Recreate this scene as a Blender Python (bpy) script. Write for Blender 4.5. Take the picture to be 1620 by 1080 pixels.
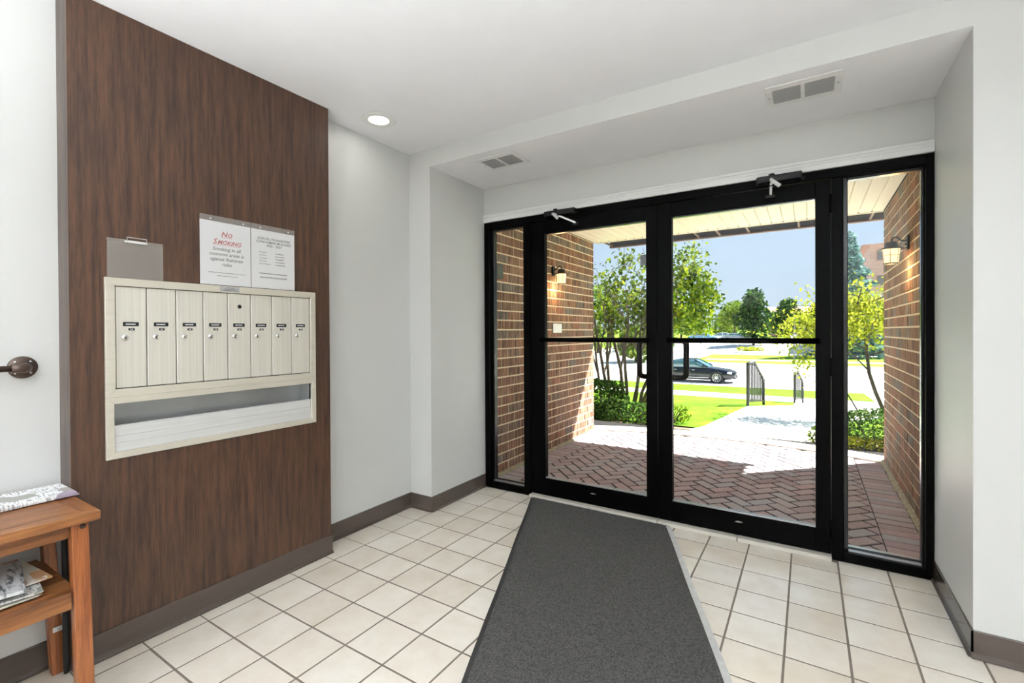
import bpy, bmesh, math, random
import numpy as np
from mathutils import Vector, Matrix

# ------------------------------------------------------------------ camera, sky, sun, exposure
S = bpy.context.scene
COL = S.collection
for o in list(bpy.data.objects):
    bpy.data.objects.remove(o)

F_PX, YAW, PITCH, ROLL, V0 = 739.34, 0.5648, -0.0057, -0.0053, 529.07
cam_d = bpy.data.cameras.new('camera')
cam_d.sensor_width = 36.0
cam_d.lens = F_PX / 1620.0 * 36.0
cam_d.shift_y = (V0 - 540.0) / 1620.0
cam_d.clip_start, cam_d.clip_end = 0.05, 900
cam = bpy.data.objects.new('camera', cam_d)
COL.objects.link(cam)


def cam_axes():
    c, s = math.cos(YAW), math.sin(YAW)
    X, Z, Y = Vector((c, s, 0)), Vector((-s, c, 0)), Vector((0, 0, -1))
    cp, sp = math.cos(PITCH), math.sin(PITCH)
    Y, Z = Y * cp + Z * sp, Z * cp - Y * sp
    cr, sr = math.cos(ROLL), math.sin(ROLL)
    X, Y = X * cr - Y * sr, X * sr + Y * cr
    return X, Y, Z


_X, _Y, _Z = cam_axes()
cam.matrix_world = Matrix(((_X.x, -_Y.x, -_Z.x, 0), (_X.y, -_Y.y, -_Z.y, 0), (_X.z, -_Y.z, -_Z.z, 1.25), (0, 0, 0, 1)))
S.camera = cam

world = bpy.data.worlds.new('sky')
S.world = world
world.use_nodes = True
wn, wl = world.node_tree.nodes, world.node_tree.links
wn.clear()
w_out = wn.new('ShaderNodeOutputWorld')
w_bg = wn.new('ShaderNodeBackground')
w_tc = wn.new('ShaderNodeTexCoord')
w_sep = wn.new('ShaderNodeSeparateXYZ')
w_ramp = wn.new('ShaderNodeValToRGB')
w_ramp.color_ramp.elements[0].position = 0.0
w_ramp.color_ramp.elements[0].color = (0.70, 0.82, 0.96, 1)
w_ramp.color_ramp.elements[1].position = 0.9
w_ramp.color_ramp.elements[1].color = (0.36, 0.58, 0.95, 1)
_e = w_ramp.color_ramp.elements.new(0.18)
_e.color = (0.60, 0.76, 0.96, 1)
wl.new(w_tc.outputs['Generated'], w_sep.inputs[0])
wl.new(w_sep.outputs['Z'], w_ramp.inputs[0])
wl.new(w_ramp.outputs[0], w_bg.inputs[0])
w_bg.inputs[1].default_value = 1.0
wl.new(w_bg.outputs[0], w_out.inputs[0])

SUN_DIR = Vector((0.60, 0.605, 1.0)).normalized()
sun_d = bpy.data.lights.new('sun', 'SUN')
sun_d.energy = 30.0
sun_d.angle = 0.0095
sun_d.color = (1.0, 0.96, 0.90)
sun = bpy.data.objects.new('sun', sun_d)
sun.rotation_euler = SUN_DIR.to_track_quat('Z', 'Y').to_euler()
sun.location = (8, 10, 14)
COL.objects.link(sun)

S.view_settings.view_transform = 'Standard'
S.view_settings.look = 'None'
S.view_settings.gamma = 1.0
S.view_settings.use_curve_mapping = False
S.view_settings.exposure = 0.0

CEIL_LAMP_W = 0.6      # the recessed can light
FILL_BOWL_W = 25.0  # each added fill bowl on the unseen back wall
FILL_UPLIGHT_W = 240.0         # each added fill uplighter behind the camera
LAMP_TINT = (0.90, 0.955, 1.0)
#       # one tint for all the added fill lights behind the camera

# ------------------------------------------------------------------ dimensions (metres)
XL, XP = -2.411, -2.293          # left wall, wood panel face
XN, XR = -2.214, 0.530           # recess sides
YR, YD = 2.439, 3.078            # recess front, door wall
YB = -5.3                        # back wall of the lobby, behind the viewer
ZC, ZS = 2.518, 2.400            # ceiling, dropped ceiling of the recess
XBL, XBR = -2.330, 0.615         # porch brick faces
YE = 5.66                        # porch wall ends
PZ = -0.02                       # paving level
rnd = random.Random(7)


def lin(r, g, b):
    return tuple((c / 255 / 12.92) if c / 255 <= 0.04045 else ((c / 255 + 0.055) / 1.055) ** 2.4 for c in (r, g, b)) + (1,)


# ------------------------------------------------------------------ materials
def new_mat(name):
    m = bpy.data.materials.new(name)
    m.use_nodes = True
    nt = m.node_tree
    b = nt.nodes['Principled BSDF']
    return m, nt, b


def coords(nt, scale=(1, 1, 1), kind='Object'):
    tc = nt.nodes.new('ShaderNodeTexCoord')
    mp = nt.nodes.new('ShaderNodeMapping')
    mp.inputs['Scale'].default_value = scale
    nt.links.new(tc.outputs[kind], mp.inputs['Vector'])
    return mp.outputs[0]


def noise(nt, vec, scale=5, detail=4, rough=0.55):
    n = nt.nodes.new('ShaderNodeTexNoise')
    n.inputs['Scale'].default_value = scale
    n.inputs['Detail'].default_value = detail
    n.inputs['Roughness'].default_value = rough
    nt.links.new(vec, n.inputs['Vector'])
    return n.outputs['Fac']


def ramp(nt, fac, stops):
    r = nt.nodes.new('ShaderNodeValToRGB')
    els = r.color_ramp.elements
    els[0].position, els[0].color = stops[0]
    els[1].position, els[1].color = stops[-1]
    for p, c in stops[1:-1]:
        e = els.new(p)
        e.color = c
    nt.links.new(fac, r.inputs[0])
    return r.outputs[0]


def mix(nt, fac, a, b, mode='MIX'):
    n = nt.nodes.new('ShaderNodeMix')
    n.data_type = 'RGBA'
    n.blend_type = mode
    for i, v in ((0, fac), (6, a), (7, b)):
        if hasattr(v, 'links'):
            nt.links.new(v, n.inputs[i])
        else:
            n.inputs[i].default_value = v
    return n.outputs[2]


def bump(nt, b, h, strength=0.3, dist=0.002):
    n = nt.nodes.new('ShaderNodeBump')
    n.inputs['Strength'].default_value = strength
    n.inputs['Distance'].default_value = dist
    nt.links.new(h, n.inputs['Height'])
    nt.links.new(n.outputs[0], b.inputs['Normal'])


def plain(name, rgb, rough=0.5, metal=0.0, spec=0.5, var=0.06, scale=(8, 8, 8), bmp=0.0, bscale=200, coat=0.0):
    m, nt, b = new_mat(name)
    c = lin(*rgb)
    v = coords(nt, scale)
    f = noise(nt, v, 1.0, 4)
    lo = tuple(x * (1 - var) for x in c[:3]) + (1,)
    hi = tuple(min(1, x * (1 + var)) for x in c[:3]) + (1,)
    nt.links.new(ramp(nt, f, [(0.3, lo), (0.7, hi)]), b.inputs['Base Color'])
    b.inputs['Roughness'].default_value = rough
    b.inputs['Metallic'].default_value = metal
    b.inputs['Specular IOR Level'].default_value = spec
    b.inputs['Coat Weight'].default_value = coat
    if bmp:
        bump(nt, b, noise(nt, coords(nt), bscale, 2), bmp)
    return m


def tile_mat():
    m, nt, b = new_mat('ceramic tile')
    oi = nt.nodes.new('ShaderNodeObjectInfo')
    g = nt.nodes.new('ShaderNodeNewGeometry')
    f = noise(nt, g.outputs['Position'], 6, 6, 0.6)
    c1 = ramp(nt, f, [(0.3, lin(230, 223, 213)), (0.7, lin(245, 242, 237))])
    c2 = ramp(nt, oi.outputs['Random'], [(0.0, lin(238, 232, 222)), (1.0, lin(255, 252, 246))])
    nt.links.new(mix(nt, 1.0, c1, c2, 'MULTIPLY'), b.inputs['Base Color'])
    b.inputs['Roughness'].default_value = 0.17
    b.inputs['Specular IOR Level'].default_value = 0.5
    bump(nt, b, noise(nt, g.outputs['Position'], 35, 3), 0.05, 0.002)
    return m


def wood_mat(name, dark, mid, light, axis='z', scale=34, rough=0.35, stretch=0.045, bands=None):
    m, nt, b = new_mat(name)
    sc = {'x': (stretch, 1, 1), 'y': (1, stretch, 1), 'z': (1, 1, stretch)}[axis]
    v = coords(nt, sc)
    f = noise(nt, v, scale, 7, 0.62)
    col = ramp(nt, f, [(0.28, lin(*dark)), (0.5, lin(*mid)), (0.74, lin(*light))])
    f2 = noise(nt, v, scale * 5, 3, 0.6)
    col = mix(nt, 0.55, col, ramp(nt, f2, [(0.35, (0.5, 0.5, 0.5, 1)), (0.65, (1.25, 1.25, 1.25, 1))]), 'MULTIPLY')
    f3 = noise(nt, coords(nt, tuple(0.4 if s < 1 else 1.0 for s in sc)), 5.0, 5, 0.65)
    col = mix(nt, 0.5, col, ramp(nt, f3, [(0.3, (0.72, 0.74, 0.78, 1)), (0.7, (1.15, 1.08, 1.0, 1))]), 'MULTIPLY')
    nt.links.new(col, b.inputs['Base Color'])
    b.inputs['Roughness'].default_value = rough
    bump(nt, b, f2, 0.12, 0.001)
    return m


def brick_mat(name='porch brick'):
    m, nt, b = new_mat(name)
    oi = nt.nodes.new('ShaderNodeObjectInfo')
    g = nt.nodes.new('ShaderNodeNewGeometry')
    mp = nt.nodes.new('ShaderNodeMapping')
    mp.inputs['Scale'].default_value = (52, 52, 4)
    nt.links.new(g.outputs['Position'], mp.inputs['Vector'])
    streak = noise(nt, mp.outputs[0], 1.0, 5, 0.65)
    base = ramp(nt, oi.outputs['Random'], [(0.0, lin(126, 99, 83)), (0.3, lin(146, 112, 92)), (0.55, lin(136, 114, 98)),
                                           (0.72, lin(126, 120, 114)), (0.85, lin(158, 114, 94)), (1.0, lin(144, 124, 108))])
    s = ramp(nt, streak, [(0.34, (0.20, 0.23, 0.28, 1)), (0.49, (0.88, 0.86, 0.84, 1)), (0.64, (1.75, 1.66, 1.54, 1))])
    nt.links.new(mix(nt, 0.92, base, s, 'MULTIPLY'), b.inputs['Base Color'])
    b.inputs['Roughness'].default_value = 0.9
    b.inputs['Specular IOR Level'].default_value = 0.2
    bump(nt, b, streak, 0.6, 0.006)
    return m


def paver_mat():
    m, nt, b = new_mat('clay paver')
    oi = nt.nodes.new('ShaderNodeObjectInfo')
    g = nt.nodes.new('ShaderNodeNewGeometry')
    f = noise(nt, g.outputs['Position'], 130, 4, 0.7)
    base = ramp(nt, oi.outputs['Random'], [(0.0, lin(170, 148, 154)), (0.35, lin(182, 166, 172)), (0.6, lin(176, 172, 182)),
                                           (0.8, lin(186, 160, 164)), (1.0, lin(186, 182, 190))])
    s = ramp(nt, f, [(0.3, (0.72, 0.72, 0.72, 1)), (0.7, (1.22, 1.22, 1.22, 1))])
    nt.links.new(mix(nt, 0.8, base, s, 'MULTIPLY'), b.inputs['Base Color'])
    b.inputs['Roughness'].default_value = 0.82
    bump(nt, b, f, 0.25, 0.002)
    return m


def leaf_mat(name, dark, mid, light, trans=0.4, scale=3.0):
    m, nt, b = new_mat(name)
    nt.nodes.remove(b)
    out = nt.nodes['Material Output']
    g = nt.nodes.new('ShaderNodeNewGeometry')
    f = noise(nt, g.outputs['Position'], scale, 4, 0.7)
    r = nt.nodes.new('ShaderNodeMath')
    r.operation = 'MULTIPLY_ADD'
    r.inputs[1].default_value = 0.45
    nt.links.new(g.outputs['Random Per Island'], r.inputs[0])
    k = nt.nodes.new('ShaderNodeMath')
    k.operation = 'MULTIPLY'
    k.inputs[1].default_value = 0.6
    nt.links.new(f, k.inputs[0])
    nt.links.new(k.outputs[0], r.inputs[2])
    col = ramp(nt, r.outputs[0], [(0.25, lin(*dark)), (0.5, lin(*mid)), (0.78, lin(*light))])
    d = nt.nodes.new('ShaderNodeBsdfDiffuse')
    t = nt.nodes.new('ShaderNodeBsdfTranslucent')
    mx = nt.nodes.new('ShaderNodeMixShader')
    mx.inputs[0].default_value = trans
    nt.links.new(col, d.inputs[0])
    nt.links.new(col, t.inputs[0])
    nt.links.new(d.outputs[0], mx.inputs[1])
    nt.links.new(t.outputs[0], mx.inputs[2])
    nt.links.new(mx.outputs[0], out.inputs[0])
    return m


def pane_mat(name='pane glass', tint=(0.97, 0.985, 0.98), refl=1.0, rough=0.0):
    m, nt, b = new_mat(name)
    nt.nodes.remove(b)
    out = nt.nodes['Material Output']
    t = nt.nodes.new('ShaderNodeBsdfTransparent')
    t.inputs[0].default_value = tint + (1,)
    gl = nt.nodes.new('ShaderNodeBsdfGlossy')
    gl.inputs['Roughness'].default_value = rough
    gl.inputs[0].default_value = (refl, refl, refl, 1)
    fr = nt.nodes.new('ShaderNodeFresnel')
    fr.inputs[0].default_value = 1.22
    mx = nt.nodes.new('ShaderNodeMixShader')
    nt.links.new(fr.outputs[0], mx.inputs[0])
    nt.links.new(t.outputs[0], mx.inputs[1])
    nt.links.new(gl.outputs[0], mx.inputs[2])
    nt.links.new(mx.outputs[0], out.inputs[0])
    return m


def film_mat(name, rgb, alpha):
    m, nt, b = new_mat(name)
    b.inputs['Base Color'].default_value = lin(*rgb)
    b.inputs['Roughness'].default_value = 0.12
    b.inputs['Alpha'].default_value = alpha
    return m


def glow_mat(name, rgb, strength):
    m, nt, b = new_mat(name)
    b.inputs['Base Color'].default_value = lin(*rgb)
    b.inputs['Emission Color'].default_value = lin(*rgb)
    b.inputs['Emission Strength'].default_value = strength
    return m


def lawn_mat(name, a, c, e):
    m, nt, b = new_mat(name)
    g = nt.nodes.new('ShaderNodeNewGeometry')
    f = noise(nt, g.outputs['Position'], 1.3, 8, 0.75)
    nt.links.new(ramp(nt, f, [(0.3, lin(*a)), (0.5, lin(*c)), (0.7, lin(*e))]), b.inputs['Base Color'])
    b.inputs['Roughness'].default_value = 0.95
    b.inputs['Specular IOR Level'].default_value = 0.1
    return m


def print_mat(name, paper, ink, sx=30, sy=120, pics=True):
    """newsprint: rows of grey type in columns with a few coloured pictures"""
    m, nt, b = new_mat(name)
    v = coords(nt, (sx, sy, 1))
    f = noise(nt, v, 1.0, 2, 0.5)
    col = ramp(nt, f, [(0.34, lin(*ink)), (0.50, lin(*paper))])
    if pics:
        vo = nt.nodes.new('ShaderNodeTexVoronoi')
        vo.distance = 'CHEBYCHEV'
        vo.inputs['Scale'].default_value = 11
        nt.links.new(coords(nt), vo.inputs['Vector'])
        sepc = nt.nodes.new('ShaderNodeSeparateColor')
        nt.links.new(vo.outputs['Color'], sepc.inputs[0])
        picked = ramp(nt, sepc.outputs[0], [(0.76, (0, 0, 0, 1)), (0.78, (1, 1, 1, 1))])
        pic = mix(nt, 0.93, vo.outputs['Color'], lin(*ink))
        col = mix(nt, picked, col, pic)
    nt.links.new(col, b.inputs['Base Color'])
    b.inputs['Roughness'].default_value = 0.8
    return m


M = {}
M['wall'] = plain('painted wall', (212, 212, 209), 0.42, var=0.015, scale=(1.5, 1.5, 1.5), bmp=0.04, bscale=300, spec=0.35)
M['ceil'] = plain('painted ceiling', (244, 244, 246), 0.8, var=0.01, bmp=0.03, bscale=250)
M['white'] = plain('white trim paint', (236, 236, 234), 0.4, var=0.02)
M['tile'] = tile_mat()
M['grout'] = plain('grout', (118, 108, 98), 0.95, var=0.15, scale=(30, 30, 30))
M['base'] = plain('vinyl baseboard', (80, 70, 64), 0.2, var=0.08, scale=(3, 3, 12))
M['panel'] = wood_mat('walnut panel', (47, 32, 24), (77, 53, 39), (100, 70, 50), 'z', 48, 0.42, 0.06)
M['paneledge'] = wood_mat('panel edge', (70, 62, 58), (96, 86, 80), (118, 106, 98), 'z', 40, 0.6)
M['pine_y'] = wood_mat('stained pine along', (84, 48, 24), (128, 80, 42), (158, 108, 62), 'y', 26, 0.42, 0.06)
M['pine_z'] = wood_mat('stained pine upright', (104, 56, 28), (144, 84, 46), (166, 104, 62), 'z', 40, 0.32, 0.05)
M['pine_x'] = wood_mat('stained pine across', (84, 48, 24), (128, 78, 42), (156, 106, 62), 'x', 30, 0.42, 0.06)
M['knot'] = plain('knot', (48, 26, 16), 0.5)
M['black'] = plain('black anodised frame', (3, 3, 3), 0.42, var=0.1, spec=0.05)
M['blackplastic'] = plain('black closer', (20, 21, 20), 0.4, var=0.1, spec=0.3)
M['gasket'] = plain('glazing bead', (26, 27, 28), 0.25, metal=0.4)
M['alu'] = plain('aluminium', (205, 206, 206), 0.28, metal=0.85, var=0.04)
M['alu_light'] = plain('brushed light aluminium', (226, 226, 224), 0.42, metal=0.35, var=0.05, scale=(2, 2, 60))
M['champ'] = plain('champagne metal door', (216, 212, 200), 0.42, metal=0.3, var=0.07, scale=(2, 120, 1.5))
M['champ_f'] = plain('champagne metal frame', (208, 202, 187), 0.38, metal=0.3, var=0.05, scale=(2, 4, 60))
M['zinc'] = plain('zinc tray', (186, 188, 188), 0.35, metal=0.6, var=0.06)
M['dark'] = plain('dark recess', (26, 25, 24), 0.8)
M['labelblack'] = plain('label black', (18, 18, 18), 0.4)
M['paper'] = plain('sign paper', (236, 237, 240), 0.7, var=0.005)
M['ink'] = plain('sign ink', (42, 42, 44), 0.8)
M['inkgrey'] = plain('faint sign ink', (120, 122, 126), 0.8)
M['louvre'] = plain('grey louvre', (150, 150, 150), 0.5)
M['red'] = plain('red ink', (186, 36, 38), 0.8)
M['film'] = film_mat('clear sleeve', (236, 232, 226), 0.16)
M['acrylic'] = film_mat('clear acrylic', (176, 166, 158), 0.26)
M['iron'] = plain('bronze iron pipe', (84, 70, 62), 0.42, metal=0.5, var=0.12, scale=(20, 20, 20))
M['chrome'] = plain('chrome', (222, 222, 222), 0.15, metal=1.0)
M['mat'] = plain('carpet mat', (80, 79, 77), 0.97, var=0.5, scale=(150, 150, 150), bmp=0.8, bscale=420, spec=0.1)
M['matedge'] = plain('mat rubber edge', (44, 43, 42), 0.7, var=0.12, scale=(60, 60, 60))
M['tape'] = plain('pale grey tape', (196, 195, 192), 0.6, var=0.1, scale=(40, 40, 40))
M['thresh'] = plain('marble threshold', (206, 200, 188), 0.4, var=0.05)
M['pane'] = pane_mat()
M['brick'] = brick_mat()
M['mortar'] = plain('mortar', (248, 232, 204), 0.95, var=0.06, scale=(40, 40, 40), bmp=0.3)
M['paver'] = paver_mat()
M['sand'] = plain('joint sand', (16, 13, 13), 1.0, var=0.2, scale=(60, 60, 60))
M['footing'] = plain('rough concrete', (168, 160, 140), 0.95, var=0.35, scale=(45, 45, 45), bmp=0.9, bscale=60)
M['concrete'] = plain('pale concrete', (238, 236, 230), 0.9, var=0.06, scale=(3, 3, 3))
M['curb'] = plain('concrete edging', (214, 204, 188), 0.9, var=0.1, scale=(9, 9, 9))
M['asphalt'] = plain('pale asphalt', (205, 203, 203), 0.9, var=0.06, scale=(1.2, 1.2, 1.2))
M['soffit'] = plain('cream soffit board', (253, 241, 222), 0.55, var=0.06, scale=(3, 1, 3))
M['fascia'] = plain('dark brown fascia', (56, 46, 44), 0.5, var=0.2, scale=(4, 4, 4))
M['rust'] = plain('reddish brown gutter lip', (120, 88, 78), 0.6, var=0.25, scale=(7, 7, 7))
M['shingle'] = plain('roof shingle', (92, 84, 80), 0.9, var=0.2)
M['lampblack'] = plain('lantern metal', (30, 33, 34), 0.45, metal=0.4)
M['lampglass'] = glow_mat('lit frosted glass', (255, 228, 178), 1.3)
M['can'] = glow_mat('lit lens', (255, 250, 240), 6.0)
M['dome'] = glow_mat('fill light diffuser', (255, 248, 238), 2.0)  # glow for the diffusers of the added fill lights
M['soil'] = plain('mulch', (116, 92, 74), 1.0, var=0.3, scale=(25, 25, 25), bmp=0.8, bscale=60)
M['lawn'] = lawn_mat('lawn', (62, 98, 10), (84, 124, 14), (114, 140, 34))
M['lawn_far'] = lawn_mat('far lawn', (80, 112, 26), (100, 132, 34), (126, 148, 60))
M['bark'] = plain('bark', (92, 76, 64), 0.95, var=0.3, scale=(12, 12, 4), bmp=0.5, bscale=40)
M['bark_dark'] = plain('dark bark', (62, 50, 44), 0.95, var=0.3, scale=(12, 12, 4))
M['leaf_near'] = leaf_mat('bright leaf', (24, 42, 8), (74, 100, 18), (146, 158, 36), 0.4, 4.0)
M['leaf_yellow'] = leaf_mat('yellow green leaf', (104, 118, 24), (142, 152, 40), (176, 174, 66), 0.45, 2.5)
M['leaf_box'] = leaf_mat('boxwood leaf', (24, 46, 22), (54, 84, 34), (104, 132, 64), 0.25, 6)
M['leaf_dark'] = leaf_mat('dark leaf', (20, 44, 24), (42, 72, 34), (84, 112, 52), 0.25, 0.5)
M['leaf_mid'] = leaf_mat('mid green leaf', (60, 86, 28), (92, 118, 42), (138, 152, 64), 0.4, 0.4)
M['leaf_blue'] = leaf_mat('blue spruce needles', (62, 92, 92), (104, 138, 136), (160, 186, 180), 0.2, 0.6)
M['railmetal'] = plain('black rail', (24, 24, 26), 0.5)
M['car_navy'] = plain('navy car paint', (9, 12, 22), 0.16, spec=0.35, coat=0.25, var=0.02)
M['car_blue'] = plain('light blue car paint', (126, 172, 214), 0.2, metal=0.3, coat=1.0, var=0.02)
M['car_white'] = plain('white car paint', (232, 232, 234), 0.2, coat=1.0, var=0.02)
M['car_silver'] = plain('silver car paint', (176, 180, 186), 0.2, metal=0.5, coat=1.0, var=0.02)
M['car_glass'] = plain('car glass', (64, 96, 104), 0.05, spec=0.9)
M['tyre'] = plain('tyre', (22, 22, 22), 0.85)
M['rim'] = plain('alloy rim', (206, 206, 200), 0.3, metal=0.7)
M['lens'] = plain('headlight', (224, 228, 232), 0.1)
M['farbrick'] = plain('far brick building', (196, 158, 146), 0.95, var=0.15, scale=(0.6, 0.6, 3))  # lightened: distance haze is put into the colour
M['farroof'] = plain('far roof', (186, 138, 118), 0.95, var=0.15)
M['farwindow'] = plain('far window', (120, 112, 112), 0.2)  # kept pale so panes fade as in haze
M['news'] = print_mat('newsprint', (234, 234, 233), (150, 150, 152), 40, 200)
M['news2'] = print_mat('grey newsprint', (206, 208, 208), (92, 94, 96), 26, 90, False)
M['news3'] = print_mat('glossy flyer', (230, 226, 214), (190, 140, 96), 14, 30)
M['mattblack'] = plain('matt black', (20, 20, 20), 0.8)


# ------------------------------------------------------------------ mesh helpers
def box(bm, x0, x1, y0, y1, z0, z1, bev=0.0, seg=1):
    vs = [bm.verts.new((x, y, z)) for z in (z0, z1) for y in (y0, y1) for x in (x0, x1)]
    fs = [bm.faces.new([vs[i] for i in f]) for f in ((0, 2, 3, 1), (4, 5, 7, 6), (0, 1, 5, 4), (2, 6, 7, 3), (0, 4, 6, 2), (1, 3, 7, 5))]
    if bev:
        es = list({e for f in fs for e in f.edges})
        bmesh.ops.bevel(bm, geom=es, offset=bev, segments=seg, affect='EDGES', profile=0.5)
    return vs


def prism(bm, pts, axis, a, b, bev=0.0):
    """extrude a polygon given in the two other axes between a and b"""
    def p3(p, t):
        return {'x': (t, p[0], p[1]), 'y': (p[0], t, p[1]), 'z': (p[0], p[1], t)}[axis]
    A = [bm.verts.new(p3(p, a)) for p in pts]
    B = [bm.verts.new(p3(p, b)) for p in pts]
    n = len(pts)
    fs = [bm.faces.new(A), bm.faces.new(B[::-1])]
    fs += [bm.faces.new((A[i], B[i], B[(i + 1) % n], A[(i + 1) % n])) for i in range(n)]
    bmesh.ops.recalc_face_normals(bm, faces=fs)
    if bev:
        bmesh.ops.bevel(bm, geom=list({e for f in fs for e in f.edges}), offset=bev, segments=1, affect='EDGES')


def tube(bm, pts, radii, n=10, cap=True):
    pts = [Vector(p) for p in pts]
    if not hasattr(radii, '__len__'):
        radii = [radii] * len(pts)
    rings = []
    up = None
    for i, p in enumerate(pts):
        d = (pts[min(i + 1, len(pts) - 1)] - pts[max(i - 1, 0)]).normalized()
        if up is None:
            up = Vector((0, 0, 1)) if abs(d.z) < 0.9 else Vector((1, 0, 0))
        s = d.cross(up)
        if s.length < 1e-4:
            s = d.orthogonal()
        s.normalize()
        up = s.cross(d).normalized()
        rings.append([bm.verts.new(p + (s * math.cos(2 * math.pi * k / n) + up * math.sin(2 * math.pi * k / n)) * radii[i]) for k in range(n)])
    for a, b in zip(rings, rings[1:]):
        for k in range(n):
            bm.faces.new((a[k], a[(k + 1) % n], b[(k + 1) % n], b[k]))
    if cap:
        bm.faces.new(rings[0][::-1])
        bm.faces.new(rings[-1])


def lathe(bm, prof, n=24, mat=None, cap=True):
    """profile of (r, z) turned about z; mat places it"""
    rings = []
    for r, z in prof:
        ring = []
        for k in range(n):
            p = Vector((r * math.cos(2 * math.pi * k / n), r * math.sin(2 * math.pi * k / n), z))
            ring.append(bm.verts.new(mat @ p if mat else p))
        rings.append(ring)
    for a, b in zip(rings, rings[1:]):
        for k in range(n):
            bm.faces.new((a[k], a[(k + 1) % n], b[(k + 1) % n], b[k]))
    if cap:
        bm.faces.new(rings[0][::-1])
        bm.faces.new(rings[-1])


def link(o, parent=None):
    COL.objects.link(o)
    if parent is not None:
        o.parent = parent
        o.matrix_parent_inverse = Matrix.Translation(-parent.location)
    return o


def obj(name, bm, mat, parent=None, smooth=False, kind=None, label=None):
    me = bpy.data.meshes.new(name)
    bmesh.ops.recalc_face_normals(bm, faces=bm.faces)
    bm.to_mesh(me)
    bm.free()
    if smooth:
        me.polygons.foreach_set('use_smooth', [True] * len(me.polygons))
    me.materials.append(M[mat])
    o = link(bpy.data.objects.new(name, me), parent)
    if kind:
        o['kind'] = kind
    if label:
        o['label'] = label
    return o


def bxo(name, dims, mat, parent=None, bev=0.0, **k):
    bm = bmesh.new()
    box(bm, *dims, bev=bev)
    return obj(name, bm, mat, parent, **k)


def tag(o, label, cat, group=None, kind=None):
    o['label'] = label
    o['category'] = cat
    if group:
        o['group'] = group
    if kind:
        o['kind'] = kind
    return o


def thing(name, loc, label, cat, group=None, kind=None):
    o = bpy.data.objects.new(name, None)
    o.empty_display_size = 0.05
    o.location = loc
    COL.objects.link(o)
    return tag(o, label, cat, group, kind)


def mesh_np(name, verts, faces, mat, parent=None, smooth=False):
    me = bpy.data.meshes.new(name)
    me.from_pydata(verts, [], faces)
    me.update()
    if smooth:
        me.polygons.foreach_set('use_smooth', [True] * len(me.polygons))
    me.materials.append(M[mat])
    return link(bpy.data.objects.new(name, me), parent)


def copy_tree(root, shift, label=None):
    c = root.copy()
    COL.objects.link(c)
    c.location = root.location + Vector(shift)
    if label:
        c['label'] = label
    for ch in [x for x in bpy.data.objects if x.parent == root]:
        d = ch.copy()
        COL.objects.link(d)
        d.parent = c
        for g in [x for x in bpy.data.objects if x.parent == ch]:
            e = g.copy()
            COL.objects.link(e)
            e.parent = d
    return c


def text(name, body, size, loc, mat, parent, align='CENTER', shear=0.0, rot=None, bold=0.0, sx=1.0):
    cu = bpy.data.curves.new(name, 'FONT')
    cu.body = body
    cu.size = size
    cu.align_x = align
    cu.align_y = 'BOTTOM_BASELINE'
    cu.shear = shear
    cu.offset = bold
    cu.resolution_u = 2
    cu.extrude = 0.0002
    cu.materials.append(M[mat])
    o = bpy.data.objects.new(name, cu)
    # lettering on the left wall: reads along +y, faces +x
    o.matrix_world = Matrix.Translation(loc) @ Matrix(((0, 0, 1, 0), (1, 0, 0, 0), (0, 1, 0, 0), (0, 0, 0, 1))) @ Matrix.Diagonal((sx, 1, 1, 1))
    mw = o.matrix_world.copy()
    me = bpy.data.meshes.new_from_object(o)
    bpy.data.objects.remove(o)
    o = bpy.data.objects.new(name, me)
    o.matrix_world = mw
    link(o, parent)
    return o


# ------------------------------------------------------------------ room shell
T = 0.15
w = bxo('wall_left', (XL - T, XL, YB, YR, -0.05, 2.65), 'wall')
tag(w, 'light grey painted wall behind the wood panel', 'wall', kind='structure')
w = bxo('wall_front_left', (XL - T, XN, YR, YD + 0.115, -0.05, 2.65), 'wall')
tag(w, 'light grey wall corner between wood panel and left sidelight', 'wall', kind='structure')
w = bxo('wall_front_right', (XR, 2.55, YR, YD + 0.115, -0.05, 2.65), 'wall')
tag(w, 'light grey wall right of the entrance doors', 'wall', kind='structure')
w = bxo('wall_front', (XN, XR, YD, YD + 0.115, 2.19, 2.65), 'wall')
tag(w, 'narrow light grey wall strip above the door head trim', 'wall', kind='structure')
w = bxo('wall_right', (2.4, 2.55, YB, YR, -0.05, 2.65), 'wall')
tag(w, 'light grey side wall of the lobby beyond the picture', 'wall', kind='structure')
w = bxo('wall_back', (XL - T, 2.55, YB - 0.15, YB, -0.05, 2.65), 'wall')
tag(w, 'light grey back wall of the lobby behind the viewer', 'wall', kind='structure')
w = bxo('ceiling', (XL, 2.4, YB, YR, ZC, 2.65), 'ceil')
tag(w, 'smooth white ceiling of the lobby', 'ceiling', kind='structure')
bm = bmesh.new()
box(bm, XN, XR, YR, YD, ZS, 2.65)
w = obj('ceiling_entry', bm, 'ceil')
w.data.materials.append(M['wall'])
for p in w.data.polygons:
    if p.normal.y < -0.5:
        p.material_index = 1
tag(w, 'lower white ceiling with two vents over the doors', 'ceiling', kind='structure')

# white head trim above the black frame
trim = thing('trim_1', (XN, YD, 2.128), 'white moulded trim strip along the top of the black frame', 'trim', kind='structure')
bxo('board', (XN + 0.001, XR - 0.001, YD - 0.012, YD + 0.11, 2.129, 2.19), 'white', trim, 0.002)
bxo('bead', (XN + 0.001, XR - 0.001, YD - 0.018, YD - 0.012, 2.172, 2.188), 'white', trim, 0.002)
bxo('bead', (XN + 0.001, XR - 0.001, YD - 0.016, YD - 0.012, 2.156, 2.164), 'white', trim, 0.0015)


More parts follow.
